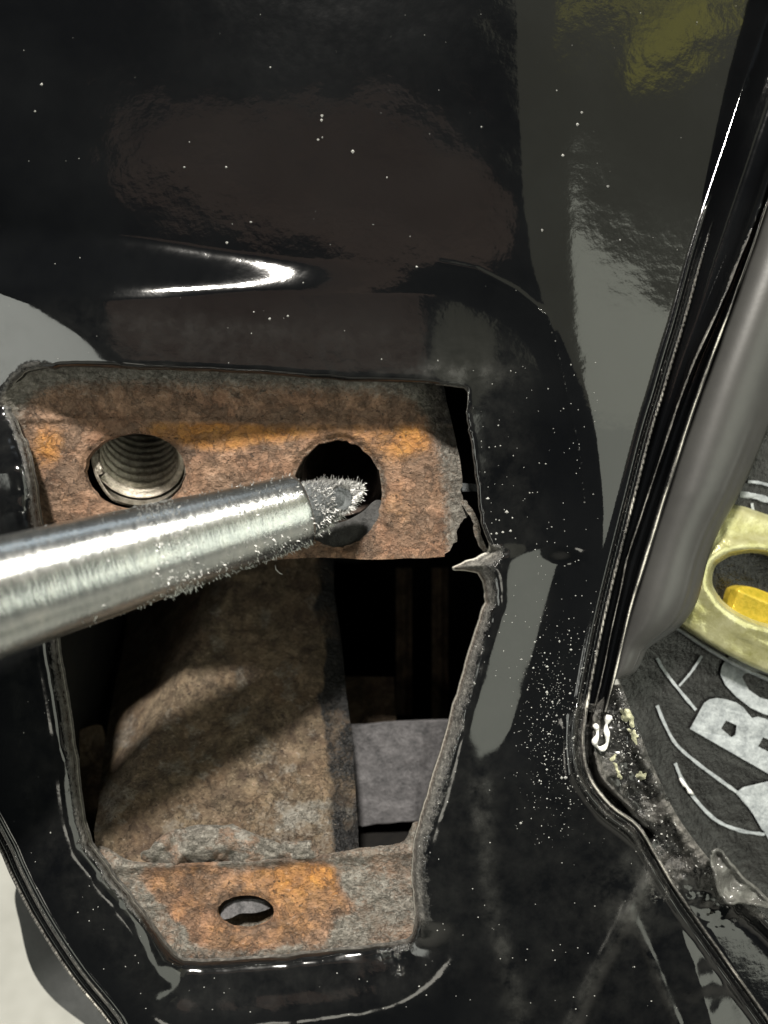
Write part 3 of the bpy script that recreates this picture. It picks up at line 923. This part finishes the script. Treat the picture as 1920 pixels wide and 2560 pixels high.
# ------------------------------------------------------------------ seam strip, duct, label cover on the right
def rail(pts, ys, z):
    x = interp_x(ys, pts)
    k = (D - z) / D
    return np.stack([(x - 960) * k, (1280 - ys) * k, z], -1)
YS = np.arange(-200, 1790, 10.0)
def wob(seed, amp, size=60.0):
    return (fbm(YS, YS * 0 + seed, size, 3, seed) - 0.5) * 2 * amp
xa, xb, xc = interp_x(YS, SEAM_A), interp_x(YS, SEAM_B), interp_x(YS, SEAM_C)
def strip_rails(spec):
    out = []
    for i, (x, z) in enumerate(spec):
        z = np.zeros_like(YS) + z
        k = (D - z) / D
        out.append(np.stack([(x - 960) * k, (1280 - YS) * k, z], -1))
    return out
WL = sm(300, 900, YS) * (0.25 + 0.9 * fbm(YS, YS * 0, 70, 3, 4))  # strength of the highlight painted on the fold crests
fender = thing('fender_edge', 'black folded fender edge running down beside the panel gap', 'fender edge', L(1500, 1790, -60))
def ab(t):
    return xa + (xb - xa) * t
def bc(t):
    return xb + (xc - xb) * t
sweep('hem_fold', strip_rails([(ab(-0.4), -120), (ab(0.15), -175), (ab(0.6), -170), (ab(0.78), -110 + wob(1, 4)), (ab(0.86) + wob(2, 1.5), -62), (ab(0.93) + wob(3, 1.5), -50 + wob(3, 3)),
       (xb + wob(4, 2), -48), (bc(0.10) + wob(4, 2), -60), (bc(0.18), -95), (bc(0.34), -120), (bc(0.5), -112), (bc(0.62), -66), (bc(0.72), -40), (bc(0.82) + wob(6, 1.5), -27 + wob(6, 2)),
       (bc(0.92) + wob(7, 1.5), -22), (xc + wob(8, 2), -24), (bc(1.07) + wob(8, 2), -38), (bc(1.12), -90), (bc(1.12), -220)]),
      [0, 0, 0, 0, 0.05, WL * 0.8, WL * 1.3, 0.1, 0, 0, 0, 0, 0.05, 0.15, WL * 1.2, WL * 1.9, 0.1, 0, 0], M_PAINT, fender)

# lower end of the fender: dirty channel between panel and cover
COVER_EDGE = [(1548, 1700), (1575, 1770), (1606, 1850), (1640, 1932), (1690, 2035), (1750, 2120), (1800, 2180), (1880, 2258), (2000, 2370), (2160, 2520)]
FEN = np.concatenate([smooth_poly([(1462, 1760), (1500, 1762), (1530, 1725)], 3, False), smooth_poly(COVER_EDGE, 4, False), np.array([(2200, 2900), (2130, 2900)], float),
        smooth_poly([(1990, 2660), (1820, 2410), (1690, 2235), (1632, 2140), (1590, 2068), (1520, 2015), (1466, 1945), (1450, 1860)], 4, False)])
RIDGE = [(1545, 1710), (1590, 1830), (1625, 1925), (1670, 2020), (1725, 2110), (1770, 2170), (1850, 2240), (1960, 2350)]
LIP = [(1480, 1790), (1484, 1880), (1500, 1940), (1540, 1985), (1580, 2020)]
def fen_z(X, Y):
    z = np.full_like(X, -70.0)
    z = z + 40 * np.exp(-((line_dist(X, Y, RIDGE)) / 24) ** 2)
    z = z - 60 * np.exp(-((line_dist(X, Y, [(1470, 1790), (1468, 1880), (1492, 1960), (1560, 2030), (1620, 2090)])) / 11) ** 2)
    z = z + 24 * np.exp(-((line_dist(X, Y, LIP)) / 9) ** 2)
    rib = np.sin((Y + 0.55 * X) / 4.6) * np.exp(-(line_dist(X, Y, [(1650, 1990), (1700, 2060), (1760, 2150)]) / 26) ** 2)
    z = z + 4.5 * rib
    z = z + (fbm(X, Y, 50, 4, 51) - 0.5) * 34 * sm(2350, 2250, Y) + (fbm(X, Y, 14, 3, 55) - 0.5) * 12 * sm(2300, 2180, Y)
    z = z - 0.12 * np.clip(X - 1700 - 0.6 * (Y - 2200), 0, 200) * sm(2200, 2320, Y)
    return z
def fen_attr(X, Y):
    a = np.zeros((len(X), 3), np.float32)
    m = sm(2330, 2200, Y)
    n = fbm(X, Y, 60, 4, 61)
    a[:, 0] = (0.12 + 0.42 * sm(0.42, 0.62, n)) * m + 0.3 * np.exp(-(line_dist(X, Y, RIDGE) / 26) ** 2) + 0.25 * np.exp(-(line_dist(X, Y, LIP) / 8) ** 2)
    a[:, 0] += 0.3 * np.exp(-(((X - 1830) / 50) ** 2 + ((Y - 2300) / 40) ** 2))
    a[:, 1] = 0.5 * m
    return a
heightfield('channel_end', np.arange(1440, 2200, 4), np.arange(1716, 2900, 4), fen_z, M_PAINT, fender, FEN, (), fen_attr, 20, 4.0, 'dirty lower end of the folded edge with dried sealer')

# daubs of dried yellow grease
def daub(cx, cy, rx, ry, rot, z, seed):
    p = smooth_poly(ell(cx, cy, rx, ry, 20, 0.34, seed, rot), 2)
    q, _, _ = sdf(np.array([cx]), np.array([cy]), p)
    def zf(X, Y):
        s, _, _ = sdf(X, Y, p)
        return fen_z(X, Y) + 1 + np.clip(-s, 0, 9) * z + (fbm(X, Y, 12, 3, seed) - 0.5) * 8
    return heightfield('grease_daub', np.arange(cx - 60, cx + 60, 3), np.arange(cy - 80, cy + 80, 3), zf, M_GREASE, fender, p, (), None, 6, 3.0)
daub(1568, 1792, 13, 27, -0.5, 0.5, 71)
daub(1584, 1836, 9, 24, -0.5, 0.5, 72)
daub(1546, 1935, 7, 30, -0.25, 1.0, 73)
daub(1604, 1940, 10, 12, 0, 1.0, 74)
daub(1536, 1890, 5, 14, 0.5, 1.0, 75)

# white drip of sealant
dp = [(1487, 1812), (1492, 1822), (1493, 1840), (1486, 1856), (1494, 1868), (1506, 1872), (1517, 1860), (1518, 1838), (1515, 1818), (1519, 1800), (1521, 1788)]
dp = smooth_poly(dp, 4, False)
zz = fen_z(dp[:, 0], dp[:, 1])
drip = tube('sealant_drip', [L(x, y, max(z, -70) + 12) for (x, y), z in zip(dp, zz)], [6 + 2.2 * math.sin(i * 0.7) + (3 if i > 34 else 0) for i in range(len(dp))], M_SEAL, None, 8,
            'glossy white drip of sealant curling at the foot of the panel gap', None, 'sealant')

# charcoal duct -----------------------------------------------------------
duct = thing('plastic_duct', 'smooth charcoal grey plastic duct tapering downward beside the folded edge', 'duct', L(1590, 1690, -60))
YD = np.concatenate([np.arange(-220, 1500, 12.0), np.arange(1500, 1700, 6.0)])
xl, xr = interp_x(YD, [(p[0] + 3, p[1]) for p in SEAM_C]), interp_x(YD, DUCT_R)
rails = []
for t in np.linspace(0, 1, 41):
    x = xl + (xr - xl) * t
    wdt = (xr - xl)
    hgt = np.minimum(0.34 * wdt, 62)
    g = math.pi * (1 - t)
    prof = math.sin(g) ** 0.75 if 0 < t < 1 else 0
    z = -118 + hgt * prof - 26 * t
    z = z + (2.2 * math.exp(-((t - 0.78) / 0.03) ** 2) - 2.0 * math.exp(-((t - 0.84) / 0.02) ** 2)) * sm(1000, 1150, YD)
    k = (D - z) / D
    rails.append(np.stack([(x - 960) * k, (1280 - YD) * k, z], -1))
x = xr + 1
z = np.full_like(YD, -320.0)
k = (D - (-144)) / D
rails.append(np.stack([(x - 960) * k - 30, (1280 - YD) * k, z], -1))
sweep('duct_shell', rails, None, M_DUCT, duct)

# round black cover with print ---------------------------------------------
cover = thing('printed_cover', 'round black cover printed with big pale letters and thin curved lines', 'cover', L(1900, 2050, -330))
CV = np.concatenate([smooth_poly([(1520, 1640), (1700, 1000), (1960, 820), (2300, 900)], 4, False), np.array([(2400, 1500), (2400, 2500), (2200, 2560)], float),
                     smooth_poly(COVER_EDGE[::-1] , 4, False)])
def cov_z(X, Y):
    z = -300 - 0.10 * (X - 1600) - 0.06 * (Y - 1500)
    z = z + 26 * sm(60, 0, line_dist(X, Y, COVER_EDGE))
    return z + (fbm(X, Y, 150, 3, 81) - 0.5) * 12 - np.abs(fbm(X + 0.7 * Y, Y * 1.8 - 0.8 * X, 190, 3, 83) - 0.5) * 18
heightfield('cover_face', np.arange(1500, 2400, 5), np.arange(820, 2560, 5), cov_z, M_COVER, cover, CV, (), None, 20, 5.0)
def zc(x, y):
    return cov_z(np.asarray(x, float), np.asarray(y, float)) + 6.0
# letter B: two square counters, stem towards the lower left
Bp = [(1725, 1822), (1760, 1758), (1774, 1748), (1792, 1745), (1815, 1748), (1840, 1756), (1858, 1768), (1870, 1784), (1880, 1795), (1894, 1792), (1912, 1796), (1936, 1806), (1960, 1822), (1976, 1846), (1978, 1870), (1960, 1915), (1945, 1948)]
plate_shape('letter', [Bp, [(1803, 1821), (1815, 1801), (1842, 1813), (1838, 1838), (1828, 1843)], [(1895, 1866), (1908, 1843), (1938, 1855), (1930, 1884)]], zc, 2.5, M_PRINT, cover, 'letter B')
# letter O, upper right of it, cut off by the yellow plate
Op = [(x_ + 4, y_ - 9) for x_, y_ in [(1797, 1696), (1800, 1676), (1812, 1655), (1832, 1644), (1880, 1640), (1960, 1650), (2010, 1700), (2010, 1770), (1985, 1800), (1950, 1805), (1905, 1794), (1872, 1778), (1838, 1752), (1810, 1722)]]
plate_shape('letter', [Op, [(1855, 1692), (1862, 1684), (1900, 1680), (1945, 1696), (1955, 1730), (1930, 1752), (1900, 1744), (1872, 1724)]], zc, 2.5, M_PRINT, cover, 'letter O')
plate_shape('letter', [[(1842, 1980), (1858, 1968), (1935, 1950), (2000, 1990), (1990, 2100), (1926, 2090), (1905, 2074), (1880, 2030)], [(1950, 2020), (1975, 2024), (1972, 2050), (1952, 2046)]], zc, 2.5, M_PRINT, cover, 'letter cut by the edge')
def strip(pts, wd):
    P = smooth_poly(pts, 5, False)
    t = np.gradient(P, axis=0)
    t /= np.linalg.norm(t, axis=1)[:, None]
    n = np.stack([-t[:, 1], t[:, 0]], -1)
    w_ = np.array([wd * (0.8 + 0.4 * random.random()) for _ in P])[:, None]
    return [tuple(p) for p in np.concatenate([P + n * w_, (P - n * w_)[::-1]])]
for pts, wd in (([(1643, 1645), (1655, 1668), (1690, 1715), (1740, 1775)], 4.0),
                ([(1755, 1640), (1728, 1680), (1698, 1715)], 3.0),
                ([(1643, 1764), (1662, 1810), (1690, 1860), (1740, 1905), (1800, 1950), (1842, 1980)], 4.0),
                ([(1688, 1908), (1706, 1950), (1740, 2000), (1790, 2050), (1850, 2076), (1912, 2086)], 4.0),
                ([(1870, 1204), (1900, 1207), (1960, 1225)], 4.0), ([(1850, 1236), (1885, 1240), (1930, 1254), (1990, 1280)], 7.0),
                ([(1880, 1258), (1884, 1284)], 3.5), ([(1842, 1980), (1890, 2040), (1926, 2100)], 3.0)):
    plate_shape('printed_line', [strip(pts, wd)], zc, 1.5, M_PRINT, cover)
tube('bright_chip', [L(x, y, float(zc(x, y)) + 4) for x, y in ((1700, 1946), (1710, 1962), (1716, 1968), (1722, 1978), (1733, 1986))], [3, 7, 2.5, 8, 3], M_SEAL, cover, 8)

# yellow zinc plate ----------------------------------------------------------
zinc = thing('zinc_plate', 'pale yellow zinc plated plate with a deep oval hole and an amber bolt head', 'plate', L(1905, 1480, -250))
GP = smooth_poly([(1672, 1540), (1704, 1564), (1770, 1608), (1837, 1646), (1920, 1684), (2050, 1726), (2300, 1720), (2320, 1300), (2050, 1322), (1960, 1300), (1900, 1280), (1850, 1264), (1800, 1262), (1720, 1330)], 5)
GH = ell(1922, 1474, 146, 84, 48, 0.006, 3, 0.30)
def gp_z(X, Y):
    s_, _, _ = sdf(X, Y, GP)
    h_, _, _ = sdf(X, Y, GH)
    k_ = np.clip(1 + s_ / 16, 0, 1)
    z = -282 - 0.05 * (X - 1800) + 18 * np.sqrt(np.clip(1 - k_ * k_, 0, 1))
    z += 44 * (1 - ((Y - 1470 - 0.25 * (X - 1850)) / 220) ** 2)
    z += 12 * np.exp(-((h_ - 22) / 16) ** 2) - 26 * sm(10, 0, h_)
    z += 7 * np.exp(-((s_ + 62) / 14) ** 2) * sm(1480, 1600, Y)
    return z + (fbm(X, Y, 70, 3, 101) - 0.5) * 10
heightfield('plate_face', np.arange(1664, 2330, 4), np.arange(1256, 1740, 4), gp_z, M_YELLOW, zinc, GP, [GH], None, 54, 4.0)
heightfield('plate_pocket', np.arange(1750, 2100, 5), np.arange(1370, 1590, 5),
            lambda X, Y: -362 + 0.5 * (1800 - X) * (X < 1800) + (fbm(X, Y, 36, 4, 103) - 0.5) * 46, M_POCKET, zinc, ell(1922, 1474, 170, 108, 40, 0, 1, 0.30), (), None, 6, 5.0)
be = smooth_poly([(1684, 1566), (1704, 1578), (1770, 1622), (1837, 1660), (1920, 1698), (2050, 1741)], 5, False)
tube('plate_rim', [L(x, y, -300) for x, y in be], 5.5, M_PRINT, zinc, 8, 'pale rolled rim under the plate')
tg = smooth_poly([(1818, 1512), (1830, 1478), (1858, 1466), (1900, 1474), (1960, 1506), (1990, 1560), (1975, 1612), (1915, 1600), (1862, 1572), (1830, 1545)], 5)
def tg_z(X, Y):
    v_ = Y - (1482 + 0.42 * (X - 1858))
    w_ = X - (1846 - 0.35 * (Y - 1480))
    return -262 + np.where(v_ < 0, 1.7 * v_, -0.30 * v_) + np.where(w_ < 0, 1.3 * w_, 0)
heightfield('bolt_head', np.arange(1806, 2004, 3), np.arange(1456, 1626, 3), tg_z, M_TAB, zinc, tg, (), None, 46, 3.0, 'amber faceted bolt head')

# scrap of tape --------------------------------------------------------------
tp = smooth_poly([(1777, 2142), (1790, 2122), (1806, 2124), (1818, 2146), (1860, 2190), (1925, 2250), (1935, 2270), (1850, 2258), (1822, 2262), (1800, 2240), (1785, 2190)], 4, True, 1.2, 4)
def tp_z(X, Y):
    s, _, _ = sdf(X, Y, tp)
    return -10 + 14 * np.exp(-((s + 5) / 6) ** 2) + 44 * (fbm(X, Y, 46, 3, 91) - 0.5) + 10 * np.sin((X + 0.6 * Y) / 12) - 0.4 * (X - 1850)
to = heightfield('tape_scrap', np.arange(1765, 1945, 3), np.arange(2110, 2280, 3), tp_z, M_TAPE, None, tp, (), None, 5, 3.0)
to['label'] = 'crumpled scrap of shiny dark tape stuck where the cover meets the fender edge'
to['category'] = 'tape'

# ------------------------------------------------------------------ dark trim seen below the left edge, over the floor
TR = smooth_poly([(40, 2220), (52, 2320), (78, 2420), (125, 2490), (200, 2552), (300, 2620), (600, 2800), (600, 2500), (300, 2300), (120, 2150)], 5)
trim = heightfield('lower_trim', np.arange(30, 620, 8), np.arange(2140, 2810, 8), lambda X, Y: -420 - 0.0012 * (sdf(X, Y, TR)[0] + 60) ** 2, M_TRIM, None, TR, (), None, 60, 8.0)
trim['label'] = 'dark grey plastic trim edge curving below the panel at the lower left'
trim['category'] = 'trim'

# ------------------------------------------------------------------ magnetic pick-up tool
T0 = np.array(L(757, 1273, 40))
T1 = np.array(L(0, 1490, 300))
ax = T1 - T0
LEN = np.linalg.norm(ax)
ax = ax / LEN
tool = thing('pickup_tool', 'bright zinc steel magnetic pick-up tool whose furry tip rests in the right bolt hole', 'magnetic tool', tuple(T0))
r0, r1 = 88.0, 126.0
def rt(t):
    return r0 + (r1 - r0) * t / LEN
prof = [(0, 66), (0.5, r0 - 8), (3, r0 - 3), (8, r0)] + [(t, rt(t)) for t in np.linspace(20, LEN * 1.9, 60)]
lathe('shaft', T0, ax, prof, M_STEEL, tool, 96)
a3 = -ax
tipdir = np.array(L(912, 1216, -50)) - np.array(L(766, 1274, 30))
tipdir /= np.linalg.norm(tipdir)
tb = np.array(L(757, 1278, 36))
tlen = 128.0
tip = lathe('magnet_tip', tb, tipdir, [(-20, 67), (6, 66), (46, 59), (86, 46), (122, 33), (150, 20), (168, 9), (172, 3), (172, 0.1)], M_SCALE, tool, 48)
fa = np.array([0.42, 0.10, 0.9])
fc = np.array(L(852, 1248, 30))
lathe('magnet_face', fc, fa, [(-12, 30), (4, 30), (7, 27), (5, 22), (0, 15), (-2, 8), (-2, 0.1)], M_SCALE, tool, 32, label='dark dished face of the magnet')

def needles(name, items, mat, parent):
    V, F = [], []
    for p, d, ln, wd in items:
        a, b, c = frame_for(d)
        i = len(V)
        V += [p + b * wd, p + (-0.5 * b + 0.87 * c) * wd, p + (-0.5 * b - 0.87 * c) * wd, p + a * ln + b * wd * 0.35, p + a * ln + (-0.5 * b + 0.87 * c) * wd * 0.35, p + a * ln + (-0.5 * b - 0.87 * c) * wd * 0.35]
        F += [(i, i + 1, i + 4, i + 3), (i + 1, i + 2, i + 5, i + 4), (i + 2, i, i + 3, i + 5), (i + 3, i + 4, i + 5)]
    return link(name, mesh_np(name, np.array(V), F, parent, False), mat, parent, None, 'stuff')
items = []
a, b, c = frame_for(tipdir)
for _ in range(5200):
    t = random.random() ** 0.75 * 172
    g = random.uniform(0, 2 * math.pi)
    r = np.interp(t, [0, 46, 86, 122, 150, 172], [66, 59, 46, 33, 20, 4])
    rad = b * math.cos(g) + c * math.sin(g)
    p = tb + a * t + rad * (r - 2)
    dv = rad * random.uniform(0.4, 1.0) + a * random.uniform(-0.1, 1.1) + rng.normal(0, 0.35, 3)
    if np.linalg.norm(p - fc) < 29:
        continue
    items.append((p, dv, random.uniform(4, 13) * (1.9 if random.random() < 0.10 else 1), random.uniform(0.8, 1.7)))
# clumps standing at the rim of the face
for _ in range(260):
    g = random.uniform(0, 2 * math.pi)
    fa_, fb_, fc_ = frame_for(fa)
    rad = fb_ * math.cos(g) + fc_ * math.sin(g)
    p = fc + rad * random.uniform(26, 34) + fa_ * random.uniform(-4, 8)
    items.append((p, rad * 0.8 + fa_ * random.uniform(0.2, 1) + rng.normal(0, 0.3, 3), random.uniform(6, 18), random.uniform(0.9, 1.9)))
# fur along the shaft: thin all over the first part, thicker underneath
sa, sb, sc = frame_for(ax)
for _ in range(2600):
    t = abs(random.gauss(0, 1)) * 190
    if random.random() < 0.35:
        t = random.gauss(330, 30)
    if t > LEN or t < 0:
        continue
    g = random.uniform(0, 2 * math.pi)
    rad = sb * math.cos(g) + sc * math.sin(g)
    low_side = -rad[1]
    if random.random() > 0.30 + 0.7 * max(0, low_side) and t < 290:
        continue
    p = T0 + sa * t + rad * (rt(t) - 1)
    items.append((p, rad * random.uniform(0.25, 0.9) + sa * random.uniform(-0.7, 0.5) + rng.normal(0, 0.4, 3), random.uniform(3, 9) * (1.6 if low_side > 0.5 and random.random() < 0.25 else 1), random.uniform(0.9, 1.8)))
needles('iron_filings', items, M_FILING, tool)
# a stray hair under the tool
hx = [(688, 1412), (690, 1424), (698, 1432), (706, 1436)]
tube('stray_curl', [L(x, y, 40) for x, y in hx], 1.4, M_FILING, tool, 5)

# ------------------------------------------------------------------ dust on the paint
def specks(name, pts, label):
    V, F = [], []
    xy = np.array([(p[0], p[1]) for p in pts])
    z = skin_z(xy[:, 0].copy(), xy[:, 1].copy())
    for (x, y, r), zz in zip(pts, z):
        p = np.array(L(x, y, zz + r * 0.3))
        i = len(V)
        s = [r * random.uniform(0.6, 1.5) for _ in range(6)]
        V += [p + np.array(v) for v in ((s[0], 0, 0), (0, s[1], 0), (-s[2], 0, 0), (0, -s[3], 0), (0, 0, r * 0.8), (0, 0, -r))]
        F += [(i, i + 1, i + 4), (i + 1, i + 2, i + 4), (i + 2, i + 3, i + 4), (i + 3, i, i + 4), (i + 1, i, i + 5), (i + 2, i + 1, i + 5), (i + 3, i + 2, i + 5), (i, i + 3, i + 5)]
    o = link(name, mesh_np(name, np.array(V), F, None, False), M_SPECK, None, label, 'stuff')
    return o
pts = []
def ok(x, y):
    q = (np.array([float(x)]), np.array([float(y)]))
    return sdf(*q, HOLE)[0][0] > 8 and sdf(*q, SKIN)[0][0] < -6
for _ in range(760):
    x, y = random.gauss(1395, 52), random.gauss(1840, 150)
    if ok(x, y) and y < 2120 and x > 1235 + 0.1 * abs(y - 1800):
        pts.append((x, y, min(3.6, 0.78 * math.exp(random.gauss(0, 0.6)))))
for _ in range(85):
    x, y = random.uniform(0, 1900), random.uniform(0, 960)
    if ok(x, y):
        pts.append((x, y, min(3.2, 1.1 * math.exp(random.gauss(0, 0.45)))))
for _ in range(150):
    x, y = random.uniform(1180, 1500), random.uniform(900, 1700)
    if ok(x, y):
        pts.append((x, y, random.uniform(0.8, 2.0)))
for _ in range(220):
    x, y = random.uniform(0, 1700), random.uniform(1750, 2560)
    if ok(x, y):
        pts.append((x, y, random.uniform(0.8, 1.9)))
for x, y, r in ((105, 212, 4), (88, 279, 3.4), (460, 418, 3.6), (565, 418, 3.6), (805, 288, 4), (804, 300, 3.4), (806, 344, 3.2), (795, 349, 3), (882, 379, 3.8), (627, 555, 3.6), (567, 606, 3.6),
                (1220, 1247, 4.2), (1267, 1281, 4.2), (1240, 1299, 3), (1241, 1334, 3.2), (1257, 1331, 3.2), (1277, 1328, 3.2), (1355, 575, 3.5), (1550, 600, 3.4), (1520, 465, 3.4), (1443, 311, 3.6), (1407, 389, 3.2), (758, 707, 3), (720, 790, 3.2), (675, 797, 3.4)):
    pts.append((x, y, r))
specks('dust_specks', pts, 'fine pale dust specks scattered over the black paint')

# ------------------------------------------------------------------ sleeve shape added behind the viewer, unseen, only for its reflection
def at_mirror(x, y, z):
    """point at height z whose mirror image in the flat panel shows at frame position x, y"""
    t = (z + D) / D
    return np.array([(x - 960) * t, (1280 - y) * t, z])
def grit(name, pts, mat, label):
    V, F = [], []
    for x, y, r in pts:
        z = float(fen_z(np.array([x]), np.array([y]))[0])
        p = np.array(L(x, y, z + r * 0.4))
        i = len(V)
        m3 = rng.normal(0, 1, (4, 3))
        m3 /= np.linalg.norm(m3, axis=1)[:, None]
        V += [p + v * r * random.uniform(0.6, 1.4) for v in m3]
        F += [(i, i + 1, i + 2), (i, i + 3, i + 1), (i + 1, i + 3, i + 2), (i, i + 2, i + 3)]
    return link(name, mesh_np(name, np.array(V), F, None, False), mat, None, label, 'stuff')
gp_ = []
while len(gp_) < 420:
    k_ = random.random()
    x = np.interp(k_, [0, 0.4, 0.7, 1], [1530, 1570, 1640, 1790]) + random.gauss(0, 26)
    y = np.interp(k_, [0, 0.4, 0.7, 1], [1730, 1900, 2060, 2220]) + random.gauss(0, 26)
    if sdf(np.array([x]), np.array([y]), FEN)[0][0] < -6:
        gp_.append((x, y, min(6.5, 1.9 * math.exp(random.gauss(0, 0.5)))))
grit('grit', gp_, M_SPECK, 'pale grit and crumbs lying in the dirty channel')

def padded(name, outline, z, thick, mat, label, cat, crease=8.0):
    P = smooth_poly(outline, 5)
    c0 = at_mirror(*P.mean(0), z)
    pts3 = np.array([at_mirror(x, y, z) for x, y in P])
    n = len(P)
    V, F = [], []
    rings = [(1.0, 0), (0.97, 0.45), (0.9, 0.75), (0.75, 0.95), (0.45, 1.0), (0.0, 1.0)]
    for sgn in (-1, 1):
        for k, (s, h) in enumerate(rings):
            for i in range(n):
                p = c0 + (pts3[i] - c0) * s
                p[2] = z + sgn * h * thick + crease * math.sin(p[0] / 160 + p[1] / 260) * h
                V.append(p)
    m = len(rings)
    for q in range(2):
        o = q * m * n
        for k in range(m - 1):
            for i in range(n):
                j = (i + 1) % n
                f = (o + k * n + i, o + k * n + j, o + (k + 1) * n + j, o + (k + 1) * n + i)
                F.append(f if q else f[::-1])
    o = link(name, mesh_np(name, np.array(V), F, None), mat, None, label, None, cat)
    return o
padded('sleeve_shape', [(285, 385), (300, 310), (370, 272), (560, 262), (800, 258), (960, 256), (1050, 290), (1180, 380), (1265, 500), (1275, 620), (1180, 690), (900, 640), (640, 600), (400, 490), (310, 440)], 14000, 600, M_SLEEVE_SHAPE,
       'unseen brown sleeve shape added for the reflection of an arm in the black paint', 'sleeve', 40)
